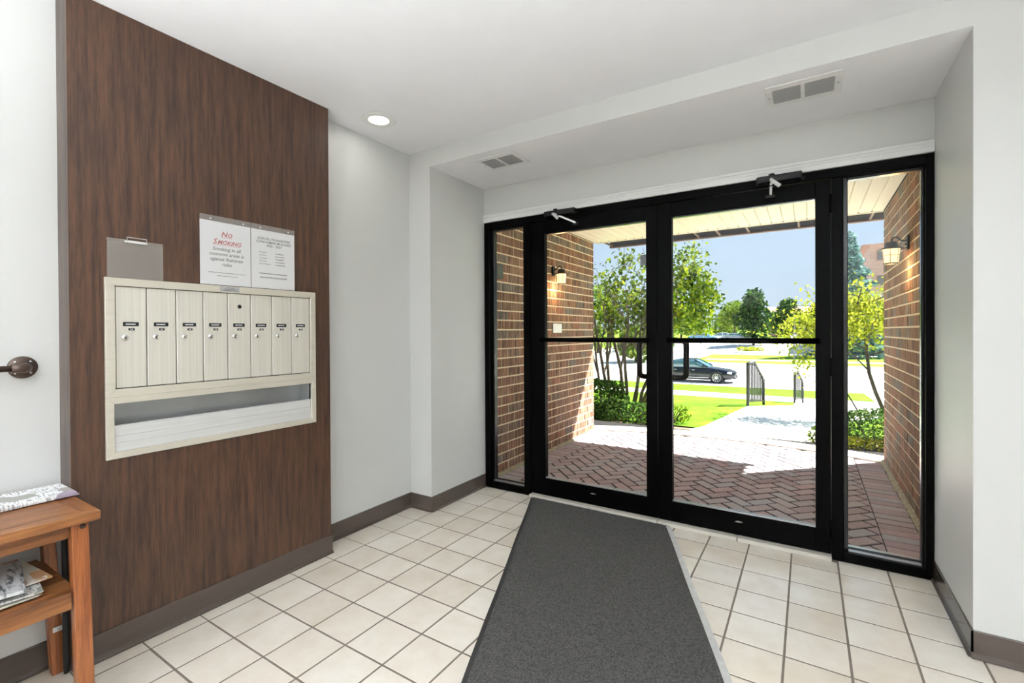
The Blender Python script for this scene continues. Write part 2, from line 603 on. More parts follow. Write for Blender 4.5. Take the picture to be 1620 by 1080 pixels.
def skirting(name, label, segs):
    """cove base: tall face with a small toe"""
    t = thing(name, (segs[0][0], segs[0][1], 0), label, 'baseboard', kind='structure')
    for (x0, y0, x1, y1, nx, ny) in segs:
        bm = bmesh.new()
        th, toe = 0.006, 0.016
        if nx:
            prism(bm, [(0, 0.002), (toe, 0.002), (toe, 0.006), (th + 0.002, 0.014), (th, 0.022), (th, 0.102), (th - 0.002, 0.105), (0, 0.105)], 'y', y0, y1)
            for v in bm.verts:
                v.co.x = x0 + nx * v.co.x
        else:
            prism(bm, [(0, 0.002), (toe, 0.002), (toe, 0.006), (th + 0.002, 0.014), (th, 0.022), (th, 0.102), (th - 0.002, 0.105), (0, 0.105)], 'x', x0, x1)
            for v in bm.verts:
                v.co.y = y0 + ny * v.co.y
        obj('base_strip', bm, 'base', t)
    return t


YPN, YPF = 0.580, 1.686
skirting('baseboard_left', 'dark brown vinyl baseboard running along the left wall and corner', [
    (XL, YPF + 0.001, XL, YR, 1, 0), (XL, YR, XN, YR, 0, -1), (XN, YR - 0.006, XN, YD - 0.002, 1, 0), (XL, YB, XL, YPN - 0.001, 1, 0)])
skirting('baseboard_right', 'dark brown vinyl baseboard right of the doors, glossy with daylight', [
    (XR, YR - 0.006, XR, YD - 0.002, -1, 0), (XR - 0.006, YR, 2.4, YR, 0, -1)])
skirting('baseboard_panel', 'dark brown baseboard at the foot of the walnut panel', [
    (XP, YPN, XP, YPF + 0.006, 1, 0), (XL, YPF, XP, YPF, 0, 1)])

# wood panel that carries the mailboxes
pn = thing('wood_panel', (XP, YPN, 0), 'tall dark walnut veneer panel that holds the mailboxes', 'panel', kind='structure')
bm = bmesh.new()
gy, gz_ = (YPN, 0.706, 1.562, YPF), (0.003, 0.788, 1.445, ZC - 0.001)     # one sheet with the mailbox opening cut out
vv = {(a, b, c): bm.verts.new((XP - 0.012 * c, gy[a], gz_[b])) for a in range(4) for b in range(4) for c in range(2)}
for a in range(3):
    for b in range(3):
        if (a, b) != (1, 1):
            for c in range(2):
                bm.faces.new([vv[p + (c,)] for p in ((a, b), (a + 1, b), (a + 1, b + 1), (a, b + 1))])
for p, q in [((k, 0), (k + 1, 0)) for k in range(3)] + [((k, 3), (k + 1, 3)) for k in range(3)] + [((0, k), (0, k + 1)) for k in range(3)] + [((3, k), (3, k + 1)) for k in range(3)] + [((1, 1), (2, 1)), ((2, 1), (2, 2)), ((2, 2), (1, 2)), ((1, 2), (1, 1))]:
    bm.faces.new((vv[p + (0,)], vv[q + (0,)], vv[q + (1,)], vv[p + (1,)]))
obj('veneer_face', bm, 'panel', pn)
bxo('edge_board', (XL + 0.001, XP - 0.012, YPN, YPN + 0.02, 0.003, ZC - 0.001), 'paneledge', pn)
bxo('edge_board', (XL + 0.001, XP - 0.012, YPF - 0.02, YPF, 0.003, ZC - 0.001), 'paneledge', pn)
bxo('backing', (XL + 0.001, XP - 0.012, YPN + 0.02, YPF - 0.02, 1.49, ZC - 0.001), 'paneledge', pn)
bxo('backing', (XL + 0.001, XP - 0.012, YPN + 0.02, YPF - 0.02, 0.003, 0.745), 'paneledge', pn)

# ------------------------------------------------------------------ tiled floor
fl = bxo('floor', (XL, 2.4, YB, YD + 0.115, -0.06, -0.0012), 'grout')
tag(fl, 'beige ceramic tile floor with grey grout lines', 'floor', kind='structure')
P, G = 0.2128, 0.0062
X0, Y0 = -1.995, 1.641


def tile_mesh(x0, x1, y0, y1):
    me = bpy.data.meshes.new('tile')
    b = 0.0022
    zt, zb = 0.0, -0.0055
    vs = [(x0, y0, zb), (x1, y0, zb), (x1, y1, zb), (x0, y1, zb),
          (x0, y0, zt - b), (x1, y0, zt - b), (x1, y1, zt - b), (x0, y1, zt - b),
          (x0 + b, y0 + b, zt), (x1 - b, y0 + b, zt), (x1 - b, y1 - b, zt), (x0 + b, y1 - b, zt)]
    fs = [(8, 9, 10, 11)]
    for k in range(4):
        j = (k + 1) % 4
        fs += [(k, j, 4 + j, 4 + k), (4 + k, 4 + j, 8 + j, 8 + k)]
    me.from_pydata(vs, [], fs)
    me.materials.append(M['tile'])
    return me


full = tile_mesh(G / 2, P - G / 2, G / 2, P - G / 2)
far_v, far_f = [], []
for i in range(-3, 22):
    for j in range(-33, 8):
        xa, xb = X0 + i * P, X0 + (i + 1) * P
        ya, yb = Y0 + j * P, Y0 + (j + 1) * P
        xmin = XL if yb <= YR + 0.1 else XN
        xmax = 2.4 if yb <= YR + 0.1 else XR
        ymax = YD - 0.03 if (-1.8 < (xa + xb) / 2 < 0.14) else YD
        ca, cb = max(xa + G / 2, xmin), min(xb - G / 2, xmax)
        da, db = max(ya + G / 2, YB), min(yb - G / 2, ymax)
        if cb - ca < 0.012 or db - da < 0.012:
            continue
        seen = (-2.42 < xa < 1.05 and ya > 0.55 and not (xa > 0.5 and ya < 1.2))
        if seen:
            if cb - ca > P - G - 0.001 and db - da > P - G - 0.001:
                me, loc = full, (xa, ya, 0)
            else:
                me, loc = tile_mesh(0, cb - ca, 0, db - da), (ca, da, 0)
            o = bpy.data.objects.new('tile', me)
            o.location = loc
            link(o, fl)
        else:
            n = len(far_v)
            far_v += [(ca, da, 0), (cb, da, 0), (cb, db, 0), (ca, db, 0), (ca, da, -.005), (cb, da, -.005), (cb, db, -.005), (ca, db, -.005)]
            far_f += [(n, n + 1, n + 2, n + 3), (n, n + 4, n + 5, n + 1), (n + 1, n + 5, n + 6, n + 2), (n + 2, n + 6, n + 7, n + 3), (n + 3, n + 7, n + 4, n)]
o = mesh_np('tile_field', far_v, far_f, 'tile', fl)
o['kind'] = 'stuff'

# raised threshold in front of the doors
th = thing('trim_2', (-0.84, YD, 0), 'pale stone threshold strip under the two doors', 'trim', kind='structure')
for a, b in ((-1.79, -1.30), (-1.297, -0.83), (-0.827, -0.36), (-0.357, 0.107)):
    bxo('stone_strip', (a, b, YD - 0.028, YD + 0.112, -0.004, 0.020), 'thresh', th, 0.003)

# ------------------------------------------------------------------ entrance: frame, sidelights, doors
fr = thing('trim_3', (-0.84, YD, 0), 'black metal frame around the entrance doors and sidelights', 'door frame', kind='structure')
YF0, YF1 = YD, YD + 0.11
ML, MR = (-1.846, -1.79), (0.107, 0.160)
bxo('jamb', (XN + 0.001, -2.165, YF0, YF1, 0.0, 2.128), 'black', fr, 0.002)
bxo('jamb', (0.497, XR - 0.001, YF0, YF1, 0.0, 2.128), 'black', fr, 0.002)
bxo('mullion', (ML[0], ML[1], YF0, YF1, 0.0, 2.076), 'black', fr, 0.002)
bxo('mullion', (MR[0], MR[1], YF0, YF1, 0.0, 2.076), 'black', fr, 0.002)
bxo('header', (-2.165, 0.497, YF0, YF1, 2.078, 2.128), 'black', fr, 0.002)


def sidelight(name, x0, x1, label):
    t = thing(name, ((x0 + x1) / 2, YD + 0.05, 0), label, 'window', kind='structure')
    yg = YD + 0.06
    bxo('sill_rail', (x0, x1, YF0, YF1, 0.001, 0.052), 'black', t, 0.002)
    bxo('glazing_bead', (x0, x0 + 0.022, yg - 0.022, yg + 0.022, 0.052, 2.078), 'gasket', t, 0.003)
    bxo('glazing_bead', (x1 - 0.012, x1, yg - 0.022, yg + 0.022, 0.052, 2.078), 'gasket', t, 0.003)
    bxo('glazing_bead', (x0 + 0.022, x1 - 0.012, yg - 0.022, yg + 0.022, 2.062, 2.078), 'gasket', t, 0.003)
    bxo('glazing_bead', (x0 + 0.022, x1 - 0.012, yg - 0.040, yg - 0.012, 0.052, 0.060), 'alu', t, 0.002)
    bxo('glazing_bead', (x0 + 0.022, x1 - 0.012, yg - 0.012, yg + 0.004, 0.052, 0.066), 'gasket', t, 0.002)
    bxo('glazing_bead', (x0 + 0.022, x1 - 0.012, yg + 0.004, yg + 0.040, 0.052, 0.064), 'alu', t, 0.002)
    bxo('pane', (x0 + 0.022, x1 - 0.012, yg - 0.003, yg + 0.003, 0.064, 2.064), 'pane', t)
    return t


sidelight('window_1', -2.165, ML[0], 'narrow left sidelight showing only porch brick')
sidelight('window_2', MR[1], 0.497, 'right sidelight showing blue spruce and lit porch lantern')
YG0, YG1 = YD + 0.012, YD + 0.057


def leaf_door(name, x0, x1, g0, g1, hinge, label):
    t = thing(name, ((x0 + x1) / 2, YD + 0.03, 0.02), label, 'door', kind='structure')
    b = 0.002
    bxo('stile', (x0 + 0.002, g0, YG0, YG1, 0.024, 2.074), 'black', t, b)
    bxo('stile', (g1, x1 - 0.002, YG0, YG1, 0.024, 2.074), 'black', t, b)
    bxo('top_rail', (g0, g1, YG0, YG1, 1.985, 2.074), 'black', t, b)
    br = bxo('bottom_rail', (g0, g1, YG0, YG1, 0.024, 0.152), 'black', t, b)
    bxo('glazing_bead', (g0, g1, YG0 + 0.006, YG0 + 0.016, 0.152, 0.160), 'alu', t, 0.001)
    bxo('glazing_bead', (g0, g1, YG1 - 0.016, YG1 - 0.006, 0.152, 0.160), 'alu', t, 0.001)
    bxo('glazing_bead', (g0, g1, YG0 + 0.006, YG1 - 0.006, 1.977, 1.985), 'gasket', t, 0.001)
    bxo('pane', (g0, g1, YG0 + 0.019, YG0 + 0.025, 0.154, 1.983), 'pane', t)
    xm = (g0 + g1) / 2
    # little maker's badge on the bottom rail
    bm = bmesh.new()
    prism(bm, [(xm - 0.022, 0.101), (xm - 0.006, 0.099), (xm + 0.022, 0.103), (xm + 0.006, 0.108), (xm - 0.010, 0.107)], 'y', YG0 - 0.0015, YG0)
    obj('badge', bm, 'alu', br)
    # push bar, a slim tube on two brackets
    pb = bmesh.new()
    tube(pb, [(g0 - 0.02, YG0 - 0.035, 1.191), (g1 + 0.02, YG0 - 0.035, 1.191)], 0.0165, 12)
    pb = obj('push_bar', pb, 'black', t, True)
    for xx in (g0 - 0.012, g1 + 0.012):
        bm = bmesh.new()
        box(bm, xx - 0.012, xx + 0.012, YG0 - 0.035, YG0, 1.179, 1.203, 0.002)
        obj('bar_bracket', bm, 'black', pb)
    # pull handle outside, offset from the meeting stile
    s = 1 if hinge == 'right' else -1
    xs = (g0 - 0.012) if hinge == 'right' else (g1 + 0.012)
    yo = YG1 + 0.04
    path = [(xs, YG1, 1.186), (xs, yo, 1.186)]
    r = 0.03
    c1 = (xs + s * 0.083, 1.186)
    for k in range(5):
        a = k / 4 * math.pi / 2
        path.append((c1[0] - s * r + s * r * math.sin(a), yo, c1[1] - r + r * math.cos(a)))
    for k in range(5):
        a = k / 4 * math.pi / 2
        path.append((c1[0] - s * r + s * r * math.cos(a), yo, 0.942 + r - r * math.sin(a)))
    path += [(xs, yo, 0.942), (xs, YG1, 0.942)]
    bm = bmesh.new()
    tube(bm, path, 0.0185, 10)
    obj('pull_handle', bm, 'black', t, True)
    for zz in (0.16, 1.05, 1.94):
        xx = x1 - 0.002 if hinge == 'right' else x0 + 0.002
        bm = bmesh.new()
        tube(bm, [(xx, YG0 - 0.006, zz - 0.05), (xx, YG0 - 0.006, zz + 0.05)], 0.007, 8)
        obj('hinge', bm, 'black', t, True)
    return t


XJ = -0.832
dl = leaf_door('door_1', ML[1], XJ, -1.667, -0.906, 'left', 'left black glazed entrance door, hedge and stems seen through it')
dr = leaf_door('door_2', XJ, MR[0], -0.741, 0.034, 'right', 'right black glazed entrance door with the car seen through it')
bxo('sticker', (-0.952, -0.908, YG0 + 0.0255, YG0 + 0.0265, 1.69, 1.762), 'inkgrey', dl, label='small grey sticker on the glass')


def closer(x0, x1, label, main, link_dx):
    t = thing('door_closer', ((x0 + x1) / 2, YD - 0.03, 2.1), label, 'door closer', 'door closers on the frame head')
    bm = bmesh.new()
    box(bm, x0, x1, YD - 0.052, YD - 0.0005, 2.086, 2.130, 0.006, 2)
    obj('body', bm, 'blackplastic', t)
    xp = x0 + (x1 - x0) * 0.34
    bm = bmesh.new()
    tube(bm, [(xp, YD - 0.026, 2.070), (xp, YD - 0.026, 2.142)], 0.016, 14)
    obj('pinion_cap', bm, 'blackplastic', t, True)
    bm = bmesh.new()
    tube(bm, [(x1 - 0.004, YD - 0.03, 2.09), (x1 + 0.012, YD - 0.03, 2.09)], 0.012, 12)
    obj('end_plug', bm, 'blackplastic', t, True)
    bm = bmesh.new()
    box(bm, x0 + 0.01, x1 - 0.01, YD - 0.055, YD - 0.05, 2.086, 2.094, 0.002)
    obj('cover_seam', bm, 'black', t)

    def arm(a, b, wd, hd):
        """flat bar between two points, widest across the picture side"""
        d = (b - a).normalized()
        s_ = d.cross(Vector((0, 1, 0))).normalized() * hd / 2
        u_ = Vector((0, 0.003, 0))
        bm = bmesh.new()
        q = [bm.verts.new(p) for p in (a - s_ - u_, b - s_ - u_, b + s_ - u_, a + s_ - u_, a - s_ + u_, b - s_ + u_, b + s_ + u_, a + s_ + u_)]
        for f in ((3, 2, 1, 0), (4, 5, 6, 7), (0, 1, 5, 4), (1, 2, 6, 5), (2, 3, 7, 6), (3, 0, 4, 7)):
            bm.faces.new([q[i] for i in f])
        return obj('arm', bm, 'alu_light', t)
    pin = Vector((xp, YD - 0.056, 2.100))
    arm(pin, pin + Vector(main), 0.016, 0.020)
    shoe = Vector((xp + link_dx, YG0 - 0.016, 2.030))
    a2 = arm(pin + Vector((0, -0.004, 0.004)), shoe, 0.012, 0.012)
    bm = bmesh.new()
    tube(bm, [pin + Vector((0, -0.012, 0)), pin + Vector((0, 0.02, 0))], 0.010, 10)
    obj('elbow_pin', bm, 'alu', a2, True)
    bm = bmesh.new()
    box(bm, shoe.x - 0.028, shoe.x + 0.022, YG0 - 0.018, YG0 - 0.0005, 2.012, 2.032, 0.004)
    obj('shoe', bm, 'blackplastic', t)


closer(-1.638, -1.393, 'black closer with thin silver arm above the left door', (0.045, -0.02, -0.042), 0.150)
closer(-0.251, -0.027, 'black closer with bright silver arm above the right door', (0.044, -0.02, -0.045), -0.006)

# ------------------------------------------------------------------ ceiling registers and lights
def register(cx, cy, label):
    t = thing('ceiling_vent', (cx, cy, ZS), label, 'vent', 'white ceiling vents over the doors')
    wx, wy = 0.155, 0.118
    z1 = ZS - 0.0005
    z0 = z1 - 0.008
    gx, gy = 0.124, 0.074
    bxo('damper', (cx - gx, cx + gx, cy - gy, cy + gy, z1 - 0.0015, z1), 'dark', t)
    bxo('face_plate', (cx - wx, cx + wx, cy - wy, cy - gy, z0, z1), 'white', t, 0.003)
    bxo('face_plate', (cx - wx, cx + wx, cy + gy, cy + wy, z0, z1), 'white', t, 0.003)
    bxo('face_plate', (cx - wx, cx - gx, cy - gy, cy + gy, z0, z1), 'white', t, 0.003)
    bxo('face_plate', (cx + gx, cx + wx, cy - gy, cy + gy, z0, z1), 'white', t, 0.003)
    bxo('centre_bar', (cx - 0.009, cx + 0.009, cy - gy, cy + gy, z0, z1), 'white', t, 0.002)
    for s in (-1, 1):
        bm = bmesh.new()
        xa, xb = (cx - gx, cx - 0.009) if s < 0 else (cx + 0.009, cx + gx)
        for k in range(12):
            y = cy - gy + 0.006 + k * 0.0123
            vs = [bm.verts.new(p) for p in ((xa, y, z1 - 0.001), (xb, y, z1 - 0.001), (xb, y + 0.006, z0), (xa, y + 0.006, z0),
                                            (xa, y + 0.0012, z1 - 0.001), (xb, y + 0.0012, z1 - 0.001), (xb, y + 0.0072, z0), (xa, y + 0.0072, z0))]
            for f in ((0, 1, 2, 3), (7, 6, 5, 4), (0, 4, 5, 1), (3, 2, 6, 7), (0, 3, 7, 4), (1, 5, 6, 2)):
                bm.faces.new([vs[i] for i in f])
        obj('louvre_bank', bm, 'louvre', t)
    for s in (-1, 1):
        bm = bmesh.new()
        tube(bm, [(cx + s * 0.14, cy, z0 - 0.001), (cx + s * 0.14, cy, z0 + 0.002)], 0.004, 8)
        obj('screw', bm, 'inkgrey', t)
    bxo('lever', (cx - 0.006, cx + 0.006, cy - 0.012, cy + 0.012, z0 - 0.006, z0), 'white', t, 0.002)


register(-1.735, 2.625, 'small white ceiling vent near the left sidelight')
register(-0.02, 2.635, 'white ceiling vent above the right door')


def can_light(x, y, label, power):
    t = thing('recessed_light', (x, y, ZC), label, 'ceiling light', 'recessed ceiling lights')
    bm = bmesh.new()
    lathe(bm, [(0.058, ZC - 0.0008), (0.100, ZC - 0.0008), (0.101, ZC - 0.004), (0.094, ZC - 0.008), (0.086, ZC - 0.005), (0.074, ZC - 0.009), (0.060, ZC - 0.004)], 40,
          Matrix.Translation((x, y, 0)), cap=False)
    obj('trim_ring', bm, 'white', t, True)
    bm = bmesh.new()
    lathe(bm, [(0.0005, ZC - 0.007), (0.03, ZC - 0.0065), (0.0598, ZC - 0.003)], 32, Matrix.Translation((x, y, 0)))
    obj('lens', bm, 'can', t, True)
    ld = bpy.data.lights.new('can_lamp', 'AREA')
    ld.shape = 'DISK'
    ld.size = 0.11
    ld.energy = power
    ld.color = (1.0, 0.98, 0.95)
    lo = bpy.data.objects.new('can_lamp', ld)
    lo.location = (x, y, ZC - 0.012)
    link(lo, t)


can_light(-2.160, 1.938, 'lit round recessed light beside the walnut panel', CEIL_LAMP_W)


def fill_bowl(x, y, nx, ny, label, power):
    """added fill light: unseen wall bowl that brightens the ceiling"""
    z = 1.78
    t = thing('fill_bowl_light', (x, y, z), label, 'fill light', 'added fill bowls behind the viewer')
    cx, cy = x + nx * 0.19, y + ny * 0.19
    bm = bmesh.new()
    lathe(bm, [(0.0005, z - 0.10), (0.06, z - 0.095), (0.13, z - 0.05), (0.165, z + 0.02), (0.170, z + 0.03), (0.160, z + 0.025), (0.125, z - 0.04), (0.0005, z - 0.085)], 32, Matrix.Translation((cx, cy, 0)))
    obj('bowl', bm, 'white', t, True)
    bm = bmesh.new()
    tube(bm, [(x + nx * 0.001, y + ny * 0.001, z - 0.03), (cx - nx * 0.13, cy - ny * 0.13, z - 0.03)], 0.02, 10)
    obj('arm', bm, 'alu', t, True)
    bm = bmesh.new()
    lathe(bm, [(0.0005, z - 0.03), (0.11, z - 0.03), (0.12, z - 0.026), (0.0005, z - 0.02)], 24, Matrix.Translation((cx, cy, 0)))
    obj('diffuser', bm, 'dome', t, True)
    ld = bpy.data.lights.new('fill_bowl_lamp', 'AREA')
    ld.shape = 'DISK'
    ld.size = 0.24
    ld.energy = power
    ld.color = LAMP_TINT
    lo = bpy.data.objects.new('fill_bowl_lamp', ld)
    lo.location = (cx, cy, z - 0.015)
    lo.rotation_euler = (math.pi, 0, 0)
    link(lo, t)


fill_bowl(-1.1, YB, 0, 1, 'added white fill bowl on the back wall, the left one', FILL_BOWL_W)
fill_bowl(1.1, YB, 0, 1, 'added white fill bowl on the back wall, the right one', FILL_BOWL_W)



def fill_uplight(x, y, label, power):
    """added fill light: unseen low stand with an open opaque bowl, brightens the ceiling"""
    z = 0.80
    t = thing('fill_uplight_stand', (x, y, 0), label, 'floor lamp', 'added fill uplighters behind the viewer')
    Tm = Matrix.Translation((x, y, 0))
    bm = bmesh.new()
    lathe(bm, [(0.0005, 0.001), (0.15, 0.001), (0.15, 0.012), (0.02, 0.03), (0.0005, 0.03)], 32, Tm)
    obj('base', bm, 'iron', t, True)
    bm = bmesh.new()
    tube(bm, [(x, y, 0.028), (x, y, z - 0.14)], 0.012, 12)
    obj('pole', bm, 'iron', t, True)
    bm = bmesh.new()
    lathe(bm, [(0.0005, z - 0.145), (0.06, z - 0.140), (0.13, z - 0.10), (0.165, z - 0.04), (0.172, z + 0.004), (0.165, z + 0.004), (0.155, z - 0.04), (0.12, z - 0.09), (0.0005, z - 0.125)], 36, Tm)
    obj('bowl', bm, 'white', t, True)  # bowl made deep to keep direct fill light off the far walls
    bm = bmesh.new()
    lathe(bm, [(0.0005, z - 0.09), (0.07, z - 0.09), (0.075, z - 0.085), (0.0005, z - 0.08)], 24, Tm)
    obj('diffuser', bm, 'dome', t, True)
    ld = bpy.data.lights.new('fill_uplight_lamp', 'AREA')
    ld.shape = 'DISK'
    ld.size = 0.14
    ld.energy = power
    ld.color = LAMP_TINT
    lo = bpy.data.objects.new('fill_uplight_lamp', ld)
    lo.location = (x, y, z - 0.073)
    lo.rotation_euler = (math.pi, 0, 0)
    link(lo, t)


fill_uplight(-0.45, -1.9, 'added fill uplighter behind the viewer, the left one', FILL_UPLIGHT_W)
fill_uplight(0.55, -1.9, 'added fill uplighter behind the viewer, the right one', FILL_UPLIGHT_W)

# ------------------------------------------------------------------ mailboxes
mb = thing('mailbox_unit', (XP, 1.13, 0.765), 'champagne metal bank of eight apartment mailboxes set in the walnut panel', 'mailbox')
XM = XP + 0.014


def mitre_frame(name, y0, y1, z0, z1, wd, parent, mat):
    o = [(y0, z0), (y1, z0), (y1, z1), (y0, z1)]
    i = [(y0 + wd, z0 + wd), (y1 - wd, z0 + wd), (y1 - wd, z1 - wd), (y0 + wd, z1 - wd)]
    for k in range(4):
        j = (k + 1) % 4
        bm = bmesh.new()
        g = 0.0004
        prism(bm, [o[k], o[j], i[j], i[k]], 'x', XP + 0.0005, XM, 0.0015)
        obj(name, bm, mat, parent)


mitre_frame('frame_member', 0.680, 1.588, 1.003, 1.470, 0.031, mb, 'champ_f')
mitre_frame('frame_member', 0.680, 1.588, 0.762, 1.003, 0.026, mb, 'champ_f')
bxo('housing', (XP - 0.1, XP - 0.02, 0.700, 1.570, 1.02, 1.45), 'dark', mb)
ye = [0.713, 0.8165, 0.922, 1.028, 1.133, 1.239, 1.345, 1.451, 1.556]
for k in range(8):
    d = bxo('box_door', (XP - 0.016, XP + 0.006, ye[k] + 0.0018, ye[k + 1] - 0.0018, 1.037, 1.437), 'champ', mb, 0.002)
    yc = ye[k] + 0.050
    bxo('name_plate', (XP + 0.006, XP + 0.0072, yc - 0.026, yc + 0.026, 1.281, 1.297), 'labelblack', d)
    bxo('number_plate', (XP + 0.006, XP + 0.0072, yc - 0.008, yc + 0.012, 1.264, 1.273), 'labelblack', d)
    # worn white lettering: too small to read, strokes only
    yy = yc - 0.017
    bm = bmesh.new()
    while yy < yc + 0.015:
        wd = rnd.uniform(0.002, 0.0042)
        box(bm, XP + 0.0072, XP + 0.0075, yy, yy + wd, 1.2865, 1.2915)
        yy += wd + 0.0014
    box(bm, XP + 0.0072, XP + 0.0075, yc - 0.002, yc + 0.001, 1.2665, 1.2705)
    box(bm, XP + 0.0072, XP + 0.0075, yc + 0.003, yc + 0.006, 1.2665, 1.2705)
    obj('plate_lettering', bm, 'paper', d)
    lk = bmesh.new()
    R = Matrix.Translation((XP + 0.006, ye[k] + 0.029, 1.237)) @ Matrix.Rotation(math.pi / 2, 4, 'Y')
    lathe(lk, [(0.0115, 0.0), (0.0115, 0.003), (0.0095, 0.006), (0.0005, 0.0065)], 20, R)
    lk = obj('lock', lk, 'chrome', d, True)
    bxo('keyhole', (XP + 0.0122, XP + 0.0129, ye[k] + 0.0278, ye[k] + 0.0302, 1.232, 1.241), 'dark', lk)
    if k == 4:
        bm = bmesh.new()
        lathe(bm, [(0.009, 0), (0.009, 0.002), (0.007, 0.003), (0.0005, 0.003)], 16, Matrix.Translation((XP + 0.006, 1.186, 1.377)) @ Matrix.Rotation(math.pi / 2, 4, 'Y'))
        obj('master_lock', bm, 'labelblack', d)
tagp = bxo('maker_plate', (XM, XM + 0.001, 1.094, 1.182, 1.444, 1.466), 'alu', mb)
bm = bmesh.new()
for r_ in range(3):
    box(bm, XM + 0.001, XM + 0.0013, 1.105 + r_ * 0.008, 1.172 - r_ * 0.006, 1.4475 + r_ * 0.006, 1.4505 + r_ * 0.006)
obj('plate_lettering', bm, 'inkgrey', tagp)
# open parcel shelf below
bxo('tray_back', (XP - 0.105, XP - 0.1, 0.700, 1.570, 0.785, 1.005), 'zinc', mb)
bxo('tray_side', (XP - 0.1, XP, 0.702, 0.706, 0.785, 0.98), 'zinc', mb)
bxo('tray_side', (XP - 0.1, XP, 1.562, 1.566, 0.785, 0.98), 'zinc', mb)
bxo('tray_top', (XP - 0.1, XP, 0.706, 1.562, 0.976, 0.98), 'zinc', mb)
bxo('tray_floor', (XP - 0.1, XP, 0.706, 1.562, 0.785, 0.79), 'zinc', mb)
for z0, z1, dx in ((0.788, 0.822, 0.006), (0.8225, 0.848, 0.004), (0.8485, 0.884, 0.002)):
    bxo('tray_lip', (XP - 0.01, XP + dx, 0.706, 1.562, z0, z1), 'alu_light', mb, 0.0015)
bxo('tray_lip', (XP - 0.022, XP + 0.002, 0.706, 1.562, 0.8845, 0.890), 'alu_light', mb, 0.001)

# signs in clear sleeves
XS = XP + 0.0035


def sign(y0, y1, label):
    t = thing('wall_sign', (XP, (y0 + y1) / 2, 1.475), label, 'sign', 'paper notices in clear sleeves above the mailboxes')
    bxo('sheet', (XP + 0.002, XS, y0 + 0.001, y1 - 0.001, 1.474, 1.763), 'paper', t)
    bxo('sleeve', (XS + 0.001, XS + 0.0018, y0, y1, 1.473, 1.788), 'film', t)
    for yy in (y0 + 0.045, y1 - 0.035):
        bm = bmesh.new()
        lathe(bm, [(0.005, 0), (0.0045, 0.002), (0.0005, 0.003)], 10, Matrix.Translation((XS + 0.002, yy, 1.772)) @ Matrix.Rotation(math.pi / 2, 4, 'Y'))
        obj('pin', bm, 'chrome', t, True)
    return t


s1 = sign(1.017, 1.243, 'white no smoking notice with red heading, left of two')
s2 = sign(1.245, 1.472, 'white condominium board notice in small black type, right of two')
XT = XS + 0.0004
c1 = 1.132
text('lettering_heading', 'N', 0.034, (XT, c1 - 0.012, 1.697), 'red', s1, shear=0.25, bold=0.0006)
text('lettering_heading', 'O', 0.026, (XT, c1 + 0.013, 1.697), 'red', s1, shear=0.25, bold=0.0006)
text('lettering_heading', 'S', 0.034, (XT, c1 - 0.052, 1.662), 'red', s1, shear=0.25, bold=0.0006)
text('lettering_heading', 'MOKING', 0.026, (XT, c1 + 0.012, 1.662), 'red', s1, shear=0.25, bold=0.0006)
bxo('underline', (XT, XT + 0.0003, c1 - 0.024, c1 + 0.024, 1.692, 1.6935), 'red', s1)
bxo('underline', (XT, XT + 0.0003, c1 - 0.062, c1 + 0.062, 1.657, 1.6585), 'red', s1)
for k, l in enumerate(('Smoking in all', 'common areas is', 'against Raintree', 'rules')):
    text('lettering_line', l, 0.0225, (XT, c1, 1.632 - k * 0.0235), 'ink', s1, shear=0.2, bold=0.0002)


def strokes(parent, y0, y1, z, h=0.004, mat='inkgrey'):
    """a line of type too faint to read"""
    bm = bmesh.new()
    y = y0
    while y < y1:
        wd = rnd.uniform(0.003, 0.009)
        box(bm, XT, XT + 0.0002, y, min(y + wd, y1), z, z + h * rnd.uniform(0.7, 1.0))
        y += wd + 0.0016
    obj('faint_type', bm, mat, parent)


strokes(s1, 1.052, 1.215, 1.528)
strokes(s1, 1.090, 1.180, 1.514)
c2 = 1.360
for k, l in enumerate(('GLEN ELLYN RAINTREE', 'CONDOMINIUM BOARD', '2026 - 2027')):
    text('lettering_heading', l, 0.0165, (XT, c2, 1.716 - k * 0.0165), 'ink', s2, shear=0.2, bold=0.0002)
for k, l in enumerate(('President:', 'Vice Pres.:', 'Treasurer:', 'Secretary:', 'Board Member:')):
    text('lettering_line', l, 0.0095, (XT, 1.284, 1.650 - k * 0.0142), 'ink', s2, 'LEFT')
    strokes(s2, 1.366, 1.366 + (0.047, 0.049, 0.046, 0.052, 0.054)[k], 1.650 - k * 0.0142, 0.0055)
strokes(s2, 1.284, 1.432, 1.546, 0.005, 'ink')
strokes(s2, 1.288, 1.430, 1.526, 0.007)
bxo('underline', (XT, XT + 0.0002, 1.286, 1.432, 1.523, 1.5238), 'inkgrey', s2)

ac = thing('acrylic_holder', (XP, 0.78, 1.471), 'empty clear acrylic sheet with a clip above the mailboxes', 'sign holder')
bxo('back_sheet', (XP + 0.002, XP + 0.0038, 0.690, 0.876, 1.4715, 1.625), 'film', ac)
bxo('front_sheet', (XP + 0.006, XP + 0.0082, 0.691, 0.875, 1.4715, 1.612), 'acrylic', ac)
cl = bxo('clip', (XP + 0.002, XP + 0.014, 0.745, 0.820, 1.612, 1.622), 'alu_light', ac, 0.002)
bm = bmesh.new()
tube(bm, [(XP + 0.016, 0.750, 1.618), (XP + 0.016, 0.750, 1.633), (XP + 0.016, 0.815, 1.633), (XP + 0.016, 0.815, 1.618)], 0.002, 6)
obj('clip_wire', bm, 'alu', cl, True)

